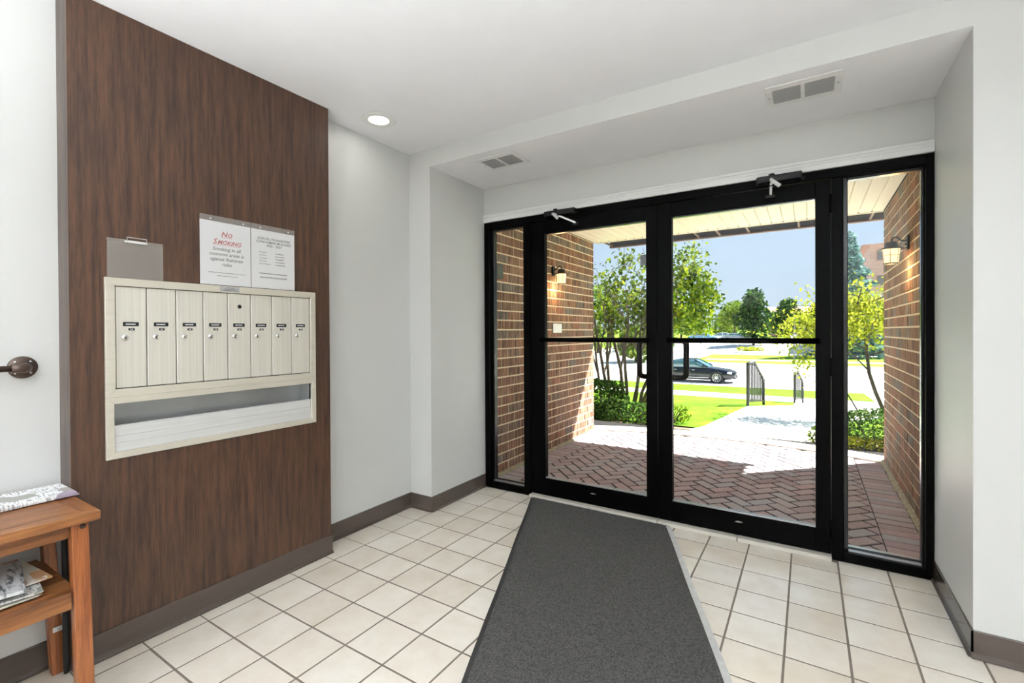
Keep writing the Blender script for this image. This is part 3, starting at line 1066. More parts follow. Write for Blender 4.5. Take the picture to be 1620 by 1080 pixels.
# ------------------------------------------------------------------ pipe handrail on the left wall
hr = thing('pipe_rail', (XL, 0.481, 1.131), 'dark bronze iron pipe rail with round flange on the left wall', 'handrail')
RX = Matrix.Translation((XL + 0.0005, 0.481, 1.131)) @ Matrix.Rotation(math.pi / 2, 4, 'Y')
bm = bmesh.new()
lathe(bm, [(0.040, 0), (0.040, 0.005), (0.037, 0.0075), (0.022, 0.009), (0.018, 0.02), (0.018, 0.032), (0.0005, 0.032)], 32, RX)
fg = obj('flange', bm, 'iron', hr, True)
for a in (45, 135, 225, 315):
    bm = bmesh.new()
    dy, dz = 0.028 * math.cos(math.radians(a)), 0.028 * math.sin(math.radians(a))
    lathe(bm, [(0.0045, 0.0), (0.004, 0.0035), (0.0005, 0.0045)], 10, Matrix.Translation((XL + 0.008, 0.481 + dy, 1.131 + dz)) @ Matrix.Rotation(math.pi / 2, 4, 'Y'))
    obj('screw', bm, 'chrome', fg, True)
bm = bmesh.new()
pth = [(XL + 0.03, 0.481, 1.131), (XL + 0.045, 0.481, 1.131)]
for k in range(1, 7):
    a = k / 6 * math.pi / 2
    pth.append((XL + 0.045 + 0.022 * math.sin(a), 0.481 - 0.022 + 0.022 * math.cos(a), 1.131))
pth.append((XL + 0.067, 0.44, 1.131))
tube(bm, pth, [0.0165] * (len(pth) - 1) + [0.0165], 14)
obj('elbow', bm, 'iron', hr, True)
bm = bmesh.new()
tube(bm, [(XL + 0.067, 0.452, 1.131), (XL + 0.067, -0.9, 1.131)], 0.0108, 14)
obj('pipe', bm, 'iron', hr, True)

# ------------------------------------------------------------------ console table
tb = thing('console_table', (-2.18, 0.1, 0), 'orange brown pine console table with lower shelf against the left wall', 'table')
TX0, TX1, TY0, TY1, TZ = -2.392, -1.957, -0.55, 0.568, 0.675
bxo('top_panel', (TX0 + 0.05, TX1 - 0.05, TY0 + 0.05, TY1 - 0.05, TZ - 0.026, TZ), 'pine_y', tb, 0.001)
for nm, pts, m in (('top_border', [(TX0, TY0), (TX0, TY1), (TX0 + 0.05, TY1 - 0.05), (TX0 + 0.05, TY0 + 0.05)], 'pine_y'),
                   ('top_border', [(TX1, TY0), (TX1, TY1), (TX1 - 0.05, TY1 - 0.05), (TX1 - 0.05, TY0 + 0.05)], 'pine_y'),
                   ('top_border', [(TX0, TY1), (TX1, TY1), (TX1 - 0.05, TY1 - 0.05), (TX0 + 0.05, TY1 - 0.05)], 'pine_x'),
                   ('top_border', [(TX0, TY0), (TX1, TY0), (TX1 - 0.05, TY0 + 0.05), (TX0 + 0.05, TY0 + 0.05)], 'pine_x')):
    bm = bmesh.new()
    prism(bm, pts, 'z', TZ - 0.030, TZ, 0.002)
    obj(nm, bm, m, tb)


def leg(xt, yt, xb, yb, wx=0.042, wy=0.042):
    bm = bmesh.new()
    vs = []
    for x, y, z in ((xb, yb, 0.001), (xt, yt, TZ - 0.030)):
        vs += [bm.verts.new((x + sx * wx / 2, y + sy * wy / 2, z)) for sx, sy in ((-1, -1), (1, -1), (1, 1), (-1, 1))]
    for f in ((3, 2, 1, 0), (4, 5, 6, 7), (0, 1, 5, 4), (1, 2, 6, 5), (2, 3, 7, 6), (3, 0, 4, 7)):
        bm.faces.new([vs[i] for i in f])
    bmesh.ops.bevel(bm, geom=bm.edges[:], offset=0.002, segments=1, affect='EDGES')
    return obj('leg', bm, 'pine_z', tb)


l1 = leg(-1.996, 0.521, -1.986, 0.532)
leg(-2.362, 0.524, -2.352, 0.552, 0.042, 0.036)
leg(-1.996, -0.50, -1.986, -0.52)
leg(-2.362, -0.50, -2.352, -0.52, 0.042, 0.036)
bm = bmesh.new()
lathe(bm, [(0.009, 0), (0.008, 0.0012), (0.0005, 0.0014)], 14, Matrix.Translation((-1.9752, 0.527, 0.632)) @ Matrix.Rotation(math.pi / 2, 4, 'Y'))
kn = obj('knot', bm, 'knot', l1, True)
bxo('apron', (-2.012, -1.990, -0.48, 0.500, 0.600, TZ - 0.030), 'pine_y', tb, 0.001)
bxo('apron', (-2.370, -2.350, -0.48, 0.506, 0.600, TZ - 0.030), 'pine_y', tb, 0.001)
bxo('apron', (-2.345, -2.017, 0.512, 0.530, 0.600, TZ - 0.030), 'pine_x', tb, 0.001)
for k in range(4):
    a = -2.349 + k * 0.0845
    bxo('shelf_plank', (a, a + 0.0838, -0.50, 0.515, 0.408, 0.4305), 'pine_y', tb, 0.001)
bxo('shelf_rail', (-2.011, -1.978, -0.50, 0.500, 0.376, 0.431), 'pine_y', tb, 0.001)
bxo('shelf_rail', (-2.375, -2.350, -0.50, 0.506, 0.376, 0.431), 'pine_y', tb, 0.001)
bk = bxo('wall_bracket', (-2.331, -2.327, 0.535, 0.563, 0.160, 0.178), 'alu_light', tb, 0.001)
bm = bmesh.new()
tube(bm, [(-2.327, 0.549, 0.169), (-2.323, 0.549, 0.169)], 0.004, 8)
obj('screw', bm, 'alu', bk, True)
bxo('bracket_tongue', (-2.330, -2.324, 0.560, 0.574, 0.172, 0.182), 'alu_light', bk, 0.001)

# slim black upright tube in the gap beside the panel
bu = bmesh.new()
tube(bu, [(-2.312, 0.566, 0.002), (-2.312, 0.566, 0.03), (-2.312, 0.566, 0.3), (-2.312, 0.562, 0.56)], [0.006, 0.009, 0.0095, 0.006], 10)
bu = obj('black_tube', bu, 'mattblack', None, True)
tag(bu, 'slim black upright tube in the gap between table and panel', 'umbrella')


def paper(name, cx, cy, z, lx, ly, h, rot, mat, label, sag=0.0, folds=2):
    """folded newspaper: stacked thin leaves with a rounded fold along one long side"""
    t = thing(name, (cx, cy, z), label, 'newspaper', 'newspapers on the console table')
    nl = 3 if h > 0.006 else 2
    for k in range(nl):
        bm = bmesh.new()
        z0, z1 = z + h * k / nl, z + h * (k + 1) / nl - 0.0004
        dx, dy = rnd.uniform(-0.004, 0.004), rnd.uniform(-0.006, 0.006)
        nx = 8
        rows = []
        for i in range(nx + 1):
            u = -1 + 2 * i / nx
            zz = sag * (u ** 2) + 0.0015 * math.sin(3 * u + k)
            rows.append([bm.verts.new((lx / 2 * s + dx, ly / 2 * u + dy, q + zz)) for s, q in ((-1, z0), (1, z0), (1, z1), (-1, z1))])
        for a, b in zip(rows, rows[1:]):
            for q in range(4):
                bm.faces.new((a[q], a[(q + 1) % 4], b[(q + 1) % 4], b[q]))
        bm.faces.new(rows[0][::-1])
        bm.faces.new(rows[-1])
        Rm = Matrix.Rotation(rot, 4, 'Z')
        for v in bm.verts:
            v.co = Rm @ v.co
            v.co.x += cx
            v.co.y += cy
        o = obj('folded_leaf', bm, mat, t)
    return t


paper('newspaper', -2.285, 0.372, TZ + 0.003, 0.18, 0.40, 0.014, 0.0, 'news', 'folded newspaper lying on top of the console table', 0.001)
paper('newspaper', -2.155, 0.250, 0.4345, 0.29, 0.36, 0.010, 0.05, 'news3', 'bottom glossy flyer in the pile on the table shelf', 0.0005)
paper('newspaper', -2.160, 0.270, 0.4470, 0.27, 0.36, 0.010, -0.10, 'news', 'middle newspaper with coloured pictures in the shelf pile', 0.0005)
paper('newspaper', -2.185, 0.285, 0.4595, 0.26, 0.35, 0.010, 0.10, 'news3', 'yellowish flyer sheet under the topmost shelf newspaper', 0.0005)
paper('newspaper', -2.155, 0.245, 0.4720, 0.28, 0.36, 0.012, -0.16, 'news2', 'topmost grey newspaper in the pile on the table shelf', 0.0005)

# ------------------------------------------------------------------ door mat
mt = thing('door_mat', (-0.9, 1.8, 0), 'long charcoal carpet mat lying askew in front of the doors', 'mat')


def mat_x(y):
    return -1.765 + (3.045 - y) * 0.4130


def strip(name, off0, off1, z0, z1, m):
    bm = bmesh.new()
    n = 14
    y0, y1 = 3.040, -0.25
    A = []
    for i in range(n + 1):
        y = y0 + (y1 - y0) * i / n
        wob = 0.002 * math.sin(i * 1.7)
        A.append([bm.verts.new((mat_x(y) + off + wob, y, z)) for off, z in ((off0, z0), (off1, z0), (off1, z1), (off0, z1))])
    for a, b in zip(A, A[1:]):
        for q in range(4):
            bm.faces.new((a[q], a[(q + 1) % 4], b[(q + 1) % 4], b[q]))
    bm.faces.new(A[0][::-1])
    bm.faces.new(A[-1])
    return obj(name, bm, m, mt)


strip('carpet', 0.022, 0.992, 0.0015, 0.009, 'mat')
strip('rubber_edge', 0.0, 0.0215, 0.0015, 0.006, 'matedge')
strip('edge_tape', 0.9925, 1.025, 0.0015, 0.005, 'tape')
bm = bmesh.new()
prism(bm, [(mat_x(3.041) + 0.004, 3.041), (mat_x(3.041) + 1.02, 3.041), (mat_x(3.041) + 1.0, 3.0475), (mat_x(3.041) + 0.02, 3.0475)], 'z', 0.0015, 0.006)
obj('rubber_edge', bm, 'matedge', mt)

# ------------------------------------------------------------------ porch walls, brick by brick
CH, BL, JT = 0.0857, 0.214, 0.0135     # course height, module length, joint
NC = 28
ZTOP = 2.39


def brick_mesh(length, depth=0.09, h=CH - JT):
    bm = bmesh.new()
    box(bm, 0, depth, 0, length, 0, h, 0.0025)
    me = bpy.data.meshes.new('brick')
    bm.to_mesh(me)
    bm.free()
    me.materials.append(M['brick'])
    return me


BM_FULL = brick_mesh(BL - JT)
_cache = {}


def brick_wall(name, face, side, y0, y1, label, indiv_y0):
    """side=+1: the wall shows its +x face at x=face; -1: its -x face"""
    xb = face - side * 0.006
    w = bxo(name, (min(xb, xb - side * 0.42), max(xb, xb - side * 0.42), y0, y1 - 0.006, PZ - 0.3, ZTOP), 'mortar')
    tag(w, label, 'wall', kind='structure')
    rest = bmesh.new()
    any_rest = False
    r = random.Random(11 if side > 0 else 23)
    for c in range(NC):
        z = PZ + 0.012 + c * CH
        h = min(CH - JT, ZTOP - 0.004 - z)
        off = 0 if c % 2 else BL / 2
        ybr = y1
        first = True
        while ybr > y0 + 0.02:
            ln = (BL / 2 if (first and c % 2 == 0) else BL) - JT
            first = False
            ya = max(ybr - ln, y0)
            ln = ybr - ya
            if ln > 0.02:
                jx = r.uniform(-0.0012, 0.0012)
                xa = (face - 0.09 + jx) if side > 0 else (face + jx)
                if ybr >= indiv_y0:
                    key = (round(ln, 3), round(h, 3))
                    if key not in _cache:
                        _cache[key] = brick_mesh(ln, 0.09, h)
                    o = bpy.data.objects.new('brick', _cache[key])
                    o.location = (xa, ya, z)
                    link(o, w)
                else:
                    box(rest, xa, xa + 0.09, ya, ybr, z, z + h, 0.0025)
                    any_rest = True
            ybr = ya - JT
    if any_rest:
        o = obj('brick_field', rest, 'brick', w)
        o['kind'] = 'stuff'
    else:
        rest.free()
    # ragged concrete footing strip at the foot of the wall
    bm = bmesh.new()
    n = 60
    rows = []
    for i in range(n + 1):
        y = y0 + 0.02 + (y1 - y0 - 0.02) * i / n
        wd = 0.032 + r.uniform(-0.006, 0.006)
        hh = 0.014 + r.uniform(-0.004, 0.004)
        rows.append([bm.verts.new(p) for p in ((face - side * 0.01, y, PZ - 0.02), (face + side * wd, y, PZ - 0.02), (face + side * wd, y, PZ + hh * 0.5), (face + side * 0.010, y, PZ + hh * 1.6), (face - side * 0.01, y, PZ + hh * 1.7))])
    for a, b in zip(rows, rows[1:]):
        for q in range(5):
            bm.faces.new((a[q], a[(q + 1) % 5], b[(q + 1) % 5], b[q]))
    bm.faces.new(rows[0])
    bm.faces.new(rows[-1][::-1])
    obj('footing', bm, 'footing', w)
    return w


YW0 = YD + 0.116
wl_ = brick_wall('wall_porch_left', XBL, 1, YW0, YE - 0.02, 'brown brick porch wall left of the doors, sunlit at its far end', 3.35)
wr_ = brick_wall('wall_porch_right', XBR, -1, YW0, YE + 0.06, 'brown brick porch wall right of the doors with a lantern', 3.62)
# fill between the door frame and the brick faces outside
bxo('closure_panel', (XBL + 0.008, XN + 0.0005, YW0, YW0 + 0.012, PZ, ZTOP), 'mortar', wl_)
bxo('closure_panel', (XR - 0.0005, XBR - 0.008, YW0, YW0 + 0.012, PZ, ZTOP), 'mortar', wr_)

pl = bxo('wall_plaque', (XBL + 0.001, XBL + 0.012, 4.49, 4.70, 1.237, 1.338), 'alu_light', None, 0.003)
tag(pl, 'small pale plaque on the left brick wall below the lantern', 'plaque')
bx_ = thing('wall_box', (XBL, 3.43, 1.72), 'small dark green utility box on the brick beside the left sidelight', 'utility box')
M['green'] = plain('dark green paint', (58, 68, 52), 0.5)
bxo('box_body', (XBL + 0.001, XBL + 0.03, 3.38, 3.49, 1.722, 1.856), 'green', bx_, 0.003)
bxo('box_lid', (XBL + 0.03, XBL + 0.034, 3.385, 3.485, 1.727, 1.851), 'green', bx_, 0.001)

# porch ceiling of cream boards
pc = thing('ceiling_porch', (-0.86, 4.4, 2.39), 'cream beadboard soffit over the porch', 'soffit', kind='structure')
bxo('backing', (XBL - 0.4, XBR + 0.4, YW0, YE + 0.06, 2.403, 2.42), 'sand', pc)
xx = XBL + 0.002
while xx < XBR - 0.01:
    x1_ = min(xx + 0.1035, XBR - 0.002)
    bm = bmesh.new()
    prism(bm, [(xx, 2.403), (xx, 2.396), (xx + 0.005, 2.391), (x1_ - 0.005, 2.391), (x1_, 2.396), (x1_, 2.403)], 'y', YW0 + 0.013, YE + 0.03)
    obj('plank', bm, 'soffit', pc)
    bm = bmesh.new()
    tube(bm, [(x1_ + 0.001, YE - 0.012, 2.392), (x1_ + 0.001, YE - 0.012, 2.386)], 0.006, 6)
    obj('screw', bm, 'fascia', pc)
    xx += 0.1055
bxo('edge_trim', (XBL + 0.002, XBR - 0.002, YE + 0.03, YE + 0.055, 2.384, 2.42), 'soffit', pc, 0.002)
# roof edge beyond the soffit
YEV = 6.45
rf = thing('roof', (-0.9, 5.5, 2.45), 'dark brown roof overhang with gutter above the porch', 'roof', kind='structure')
bxo('deck', (-2.75, 1.06, YW0, YEV, 2.56, 2.62), 'fascia', rf)
bxo('shingles', (-2.80, 1.08, 2.5, YEV + 0.04, 2.655, 2.70), 'shingle', rf)
bxo('sheathing', (-2.80, 1.08, YD + 0.12, YEV + 0.03, 2.62, 2.655), 'fascia', rf)
bxo('fascia_board', (-2.40, 1.06, YEV - 0.03, YEV, 2.455, 2.56), 'fascia', rf, 0.002)
bxo('gutter_lip', (-2.40, 1.06, YEV - 0.045, YEV + 0.01, 2.440, 2.455), 'rust', rf, 0.003)
bxo('header_beam', (XBL, XBR, YE + 0.062, YE + 0.12, 2.43, 2.56), 'fascia', rf)
for x in (-2.36, -1.20, -0.95, -0.62, -0.1, 0.56):
    bxo('gutter_bracket', (x, x + 0.022, YE + 0.13, YEV - 0.045, 2.452, 2.475), 'rust', rf, 0.002)


# wall lanterns
def lantern(y, z, face, side, label):
    t = thing('wall_lantern', (face, y, z - 0.1), label, 'lantern', 'lit porch lanterns')
    xc = face + side * 0.102
    bp = bmesh.new()
    box(bp, min(face + side * 0.001, face + side * 0.014), max(face + side * 0.001, face + side * 0.014), y - 0.028, y + 0.028, z - 0.02, z + 0.085, 0.004)
    bp = obj('back_plate', bp, 'lampblack', t)
    for dz in (-0.005, 0.02):
        bm = bmesh.new()
        tube(bm, [(face + side * 0.014, y - 0.012, z + dz), (face + side * 0.026, y - 0.012, z + dz)], 0.005, 8)
        obj('knob', bm, 'lampblack', bp, True)
    bm = bmesh.new()
    pts = [(0.012, 0.050), (0.030, 0.047), (0.048, 0.050), (0.062, 0.062), (0.074, 0.075), (0.090, 0.080), (0.106, 0.074), (0.116, 0.060), (0.118, 0.042)]
    tube(bm, [(face + side * (a if a < 0.02 else 0.012 + (a - 0.012) * 0.849), y, z + b) for a, b in pts], 0.0062, 8)
    obj('gooseneck_arm', bm, 'lampblack', t, True)
    Tm = Matrix.Translation((xc, y, z))
    bm = bmesh.new()
    lathe(bm, [(0.0005, 0.047), (0.028, 0.046), (0.038, 0.040), (0.040, 0.012), (0.052, 0.004), (0.079, -0.008), (0.079, -0.011), (0.050, -0.003), (0.0005, -0.003)], 28, Tm)
    obj('cap', bm, 'lampblack', t, True)
    bm = bmesh.new()
    lathe(bm, [(0.054, -0.006), (0.052, -0.010), (0.043, -0.108), (0.0005, -0.109)], 28, Tm, cap=False)
    gl = obj('frosted_glass', bm, 'lampglass', t, True)
    bm = bmesh.new()
    lathe(bm, [(0.040, -0.1085), (0.047, -0.1085), (0.047, -0.116), (0.040, -0.116), (0.040, -0.1085)], 24, Tm, cap=False)
    obj('base_ring', bm, 'lampblack', t, True)
    bm = bmesh.new()
    for k in range(6):
        a = k * math.pi / 3 + 0.3
        ca, sa = math.cos(a), math.sin(a)
        tube(bm, [(xc + 0.0535 * ca, y + 0.0535 * sa, z - 0.008), (xc + 0.0445 * ca, y + 0.0445 * sa, z - 0.112)], 0.0017, 6)
    obj('cage_bars', bm, 'lampblack', gl)
    bm = bmesh.new()
    pts = [(xc + 0.0497 * math.cos(k * math.pi / 12), y + 0.0497 * math.sin(k * math.pi / 12), z - 0.052) for k in range(25)]
    tube(bm, pts, 0.0014, 6, cap=False)
    obj('cage_ring', bm, 'lampblack', gl)
    ld = bpy.data.lights.new('lantern_lamp', 'POINT')
    ld.energy = 5.0
    ld.color = (1.0, 0.62, 0.28)
    ld.shadow_soft_size = 0.05
    lo = bpy.data.objects.new('lantern_lamp', ld)
    lo.location = (xc, y, z - 0.16)
    link(lo, t)


lantern(4.510, 1.872, XBL, 1, 'lit black lantern on the left brick wall')
lantern(4.375, 1.846, XBR, -1, 'lit black lantern on the right brick wall')

# ------------------------------------------------------------------ herringbone paving
pv = bxo('floor_porch', (XBL - 0.3, XBR + 0.3, YD + 0.112, 6.3, -0.2, PZ - 0.0045), 'sand')
tag(pv, 'herringbone clay brick paving of the porch, half in sun', 'paving', kind='structure')
PL, PWd, PJ = 0.200, 0.100, 0.016
ACX, ACY, AR = -0.86, 1.92, 4.0
BX0, BX1 = XBL + 0.034 + 0.2, XBR - 0.034 - 0.2      # inner edges of the border courses


def clip_poly(poly, f):
    """keep the side where f>=0"""
    out = []
    for i in range(len(poly)):
        a, b = poly[i], poly[(i + 1) % len(poly)]
        fa, fb = f(a), f(b)
        if fa >= 0:
            out.append(a)
        if (fa >= 0) != (fb >= 0):
            t = fa / (fa - fb)
            out.append((a[0] + (b[0] - a[0]) * t, a[1] + (b[1] - a[1]) * t))
    return out


def area(p):
    return abs(sum(p[i][0] * p[(i + 1) % len(p)][1] - p[(i + 1) % len(p)][0] * p[i][1] for i in range(len(p)))) / 2


def paver_obj_mesh(poly, z):
    bm = bmesh.new()
    cx = sum(p[0] for p in poly) / len(poly)
    cy = sum(p[1] for p in poly) / len(poly)
    A = [bm.verts.new((p[0], p[1], z - 0.014)) for p in poly]
    B = [bm.verts.new((p[0], p[1], z - 0.003)) for p in poly]
    C = [bm.verts.new((cx + (p[0] - cx) * 0.972, cy + (p[1] - cy) * 0.972, z)) for p in poly]
    n = len(poly)
    bm.faces.new(C)
    for i in range(n):
        j = (i + 1) % n
        bm.faces.new((A[i], A[j], B[j], B[i]))
        bm.faces.new((B[i], B[j], C[j], C[i]))
    return bm


pieces = []
c45 = math.sqrt(0.5)
for i in range(-40, 60):
    for j in range(-40, 60):
        # herringbone lattice: module w = PWd; horizontals at (i+j) pattern
        for kind in (0, 1):
            if (i - j) % 4 != 0:
                continue
            if kind == 0:
                u0, v0, u1, v1 = i, j, i + 2, j + 1
            else:
                u0, v0, u1, v1 = i + 3, j, i + 4, j + 2
            g = PJ / 2
            q = [(u0 * PWd + g, v0 * PWd + g), (u1 * PWd - g, v0 * PWd + g), (u1 * PWd - g, v1 * PWd - g), (u0 * PWd + g, v1 * PWd - g)]
            poly = [(-0.9 + (a - b) * c45, 3.1 + (a + b) * c45) for a, b in q]
            cx = sum(p[0] for p in poly) / 4
            cy = sum(p[1] for p in poly) / 4
            if not (BX0 - 0.2 < cx < BX1 + 0.2 and 3.0 < cy < 6.1):
                continue
            full_a = area(poly)
            poly = clip_poly(poly, lambda p: p[0] - BX0 - 0.003)
            if poly:
                poly = clip_poly(poly, lambda p: BX1 - 0.003 - p[0])
            if poly:
                poly = clip_poly(poly, lambda p: p[1] - (YD + 0.12))
            if poly:
                poly = clip_poly(poly, lambda p: AR - 0.005 - math.hypot(p[0] - ACX, p[1] - ACY))
            if poly and area(poly) > 0.0012:
                pieces.append(poly)
yb = YD + 0.122
while yb < 5.8:
    for xa, xb in ((XBL + 0.034, BX0 - 0.003), (BX1 + 0.003, XBR - 0.034)):
        poly = [(xa, yb), (xb, yb), (xb, yb + 0.086), (xa, yb + 0.086)]
        poly = clip_poly(poly, lambda p: AR - 0.005 - math.hypot(p[0] - ACX, p[1] - ACY))
        if poly and area(poly) > 0.002:
            pieces.append(poly)
    yb += 0.100


def px_area(poly):
    cx = sum(p[0] for p in poly) / len(poly)
    cy = sum(p[1] for p in poly) / len(poly)
    zc = -cx * math.sin(YAW) + cy * math.cos(YAW)
    hid = cy < 3.36 or (cx < -0.9 and cy < 3.4)
    return -1 if hid else area(poly) / zc ** 3


pieces.sort(key=px_area, reverse=True)
prr = random.Random(5)
rest = bmesh.new()
for k, poly in enumerate(pieces):
    z = PZ + prr.uniform(-0.0022, 0.0012)
    bm = paver_obj_mesh(poly, z)
    if k < 298:
        me = bpy.data.meshes.new('paver')
        bm.to_mesh(me)
        me.materials.append(M['paver'])
        link(bpy.data.objects.new('paver', me), pv)
    else:
        me = bpy.data.meshes.new('tmp')
        bm.to_mesh(me)
        rest.from_mesh(me)
        bpy.data.meshes.remove(me)
    bm.free()
o = obj('paver_field', rest, 'paver', pv)
o['kind'] = 'stuff'

# concrete edging in an arc, four cast lengths
cb = thing('curb_edging', (ACX, 6.0, PZ), 'curved pale concrete edging at the front of the brick paving', 'curb', kind='structure')
a0, a1 = math.atan2(5.60 - ACY, XBL - 0.15 - ACX), math.atan2(5.55 - ACY, XBR + 0.15 - ACX)
NS = 6
for k in range(NS):
    b0, b1 = a0 + (a1 - a0) * k / NS, a0 + (a1 - a0) * (k + 1) / NS
    bm = bmesh.new()
    pts = []
    for i in range(7):
        a = b0 + (b1 - b0) * (i + 0.0) / 6
        pts.append((ACX + AR * math.cos(a), ACY + AR * math.sin(a)))
    for i in range(6, -1, -1):
        a = b0 + (b1 - b0) * (i + 0.0) / 6
        pts.append((ACX + (AR + 0.27) * math.cos(a), ACY + (AR + 0.27) * math.sin(a)))
    prism(bm, pts, 'z', -0.2, PZ + 0.012, 0.004)
    obj('edging_block', bm, 'curb', cb)

# ------------------------------------------------------------------ ground beyond the porch
PROF = [(5.5, -0.05), (6.4, -0.05), (7.0, -0.12), (10.4, -0.28), (13.5, -0.56), (17.0, -1.05), (20.6, -1.47), (22.4, -1.52), (27.2, -1.72), (27.35, -1.85),
        (47.0, -1.85), (47.2, -1.72), (60, -1.72), (65, -1.45), (80, -0.52), (110, -0.30), (220, 2.0)]


def gz(y):
    for (ya, za), (yb_, zb) in zip(PROF, PROF[1:]):
        if y <= yb_:
            t = max(0, (y - ya) / (yb_ - ya))
            return za + (zb - za) * t
    return PROF[-1][1]


def ground(name, y0, y1, xl, xr, mat, dz, label, cat, ny=None):
    """a strip of sloping ground; xl, xr are functions of y (or numbers)"""
    fl_ = xl if callable(xl) else (lambda y: xl)
    fr_ = xr if callable(xr) else (lambda y: xr)
    ys = sorted({y0, y1} | {p[0] for p in PROF if y0 < p[0] < y1} | ({y0 + (y1 - y0) * i / ny for i in range(ny)} if ny else set()))
    V, Fc = [], []
    nx = 6
    for y in ys:
        for i in range(nx + 1):
            V.append((fl_(y) + (fr_(y) - fl_(y)) * i / nx, y, gz(y) + dz))
    for j in range(len(ys) - 1):
        for i in range(nx):
            a = j * (nx + 1) + i
            Fc.append((a, a + 1, a + nx + 2, a + nx + 1))
    o = mesh_np(name, V, Fc, mat)
    tag(o, label, cat, kind='structure')
    return o


def arc_y(x):
    return 0


ground('ground_beds', 5.5, 9.0, -9, 6, 'soil', -0.012, 'brown mulch bed around the hedges', 'planting bed')


def path_left(y):
    if y < 10.4:
        return -1.30 + (y - 6.3) / 4.1 * 0.27
    if y < 11.8:
        return -1.03 + (y - 10.4) / 1.4 * 0.75
    if y < 13.4:
        return -0.28
    return -0.28 + (y - 13.4) * 0.055


ground('lawn', 6.9, 20.55, -40, path_left, 'lawn', 0.01, 'bright sunlit lawn left of the concrete path', 'lawn', 20)
ground('path', 5.9, 20.55, path_left, lambda y: 0.25 + max(0, y - 7) * 0.10 + max(0, y - 9) * 0.45, 'concrete', 0.022, 'white sunlit concrete path leading to the street', 'path', 24)
ground('lawn_side', 7.6, 20.55, lambda y: 0.25 + max(0, y - 7) * 0.10 + max(0, y - 9) * 0.45, 40, 'lawn', 0.008, 'strip of lawn right of the path beyond the right hedge', 'lawn', 20)
ground('sidewalk', 20.55, 22.5, -60, 60, 'concrete', 0.012, 'pale sidewalk crossing between the two lawns', 'sidewalk')
ground('verge', 22.5, 27.2, -60, lambda y: 2.2, 'lawn', 0.01, 'grass verge between sidewalk and street', 'lawn')
ground('verge_drive', 22.5, 27.2, 2.2, 60, 'concrete', 0.01, 'pale driveway apron at the right of the street verge', 'driveway')
ground('road', 27.2, 47.05, -90, 90, 'asphalt', 0.0, 'pale street where the dark car is parked', 'road')
ground('driveway', 47.05, 62.0, -26, -10, 'asphalt', 0.02, 'pale driveway from the street up to the parking lot', 'driveway')
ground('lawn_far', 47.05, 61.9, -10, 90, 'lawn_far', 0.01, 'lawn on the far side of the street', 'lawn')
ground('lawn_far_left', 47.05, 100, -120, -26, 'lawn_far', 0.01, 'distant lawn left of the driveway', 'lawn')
ground('parking_lot', 61.9, 110, -26, 90, 'asphalt', 0.0, 'pale parking lot behind the far lawn', 'parking lot')
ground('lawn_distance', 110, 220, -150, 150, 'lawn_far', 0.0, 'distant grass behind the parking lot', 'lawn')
kc = bmesh.new()
box(kc, -60, 60, 27.2, 27.36, -1.9, gz(27.2) + 0.015)
kc = obj('kerb_street', kc, 'concrete')
tag(kc, 'near kerb of the street beside the dark car', 'curb', kind='structure')
kc = bmesh.new()
box(kc, -10, 60, 46.95, 47.15, -1.9, gz(47.2) + 0.015)
kc = obj('kerb_far', kc, 'concrete')
tag(kc, 'far kerb of the street along the far lawn', 'curb', kind='structure')
wk = bmesh.new()
box(wk, -9, 60, 51.5, 53.0, -1.9, -1.69)
wk = obj('sidewalk_far', wk, 'concrete')
tag(wk, 'thin pale sidewalk across the far lawn', 'sidewalk', kind='structure')


# iron hand rails by the path
def hand_rail(p0, p1, h0, h1, label, nb=10):
    t = thing('hand_rail', p0, label, 'handrail', 'black iron rails beside the path')
    A, B = Vector(p0), Vector(p1)
    for p, h in ((A, h0), (B, h1)):
        bm = bmesh.new()
        box(bm, p.x - 0.025, p.x + 0.025, p.y - 0.025, p.y + 0.025, p.z - 0.02, p.z + h, 0.002)
        obj('post', bm, 'railmetal', t)
    bm = bmesh.new()
    knee = A.lerp(B, 0.42) + Vector((0, 0, h0 * 0.58 + h1 * 0.42 + 0.22))
    tube(bm, [A + Vector((0, 0, h0 - 0.02)), A.lerp(B, 0.4) + Vector((0, 0, h0 + 0.05 - 0.02)), A.lerp(B, 0.92) + Vector((0, 0, h1 + 0.04)), B + Vector((0, 0, h1 - 0.12))], 0.026, 6)
    obj('top_rail', bm, 'railmetal', t, True)
    bm = bmesh.new()
    tube(bm, [A + Vector((0, 0, 0.10)), B + Vector((0, 0, 0.10))], 0.015, 6)
    obj('bottom_rail', bm, 'railmetal', t)
    for k in range(1, nb):
        u = k / nb
        p = A.lerp(B, u)
        top = h0 + 0.03 if u < 0.4 else (h0 + 0.03) + (h1 + 0.04 - h0 - 0.03) * (u - 0.4) / 0.52
        bm = bmesh.new()
        box(bm, p.x - 0.012, p.x + 0.012, p.y - 0.012, p.y + 0.012, p.z + 0.10, p.z + min(top, h0 + 0.03))
        obj('baluster', bm, 'railmetal', t)


hand_rail((-1.030, 10.5, -0.281), (-0.827, 11.6, -0.389), 0.89, 0.58, 'black iron hand rail left of the path, the nearer one')
hand_rail((-0.286, 13.5, -0.556), (-0.120, 14.3, -0.633), 0.77, 0.54, 'black iron hand rail farther along the path', 6)


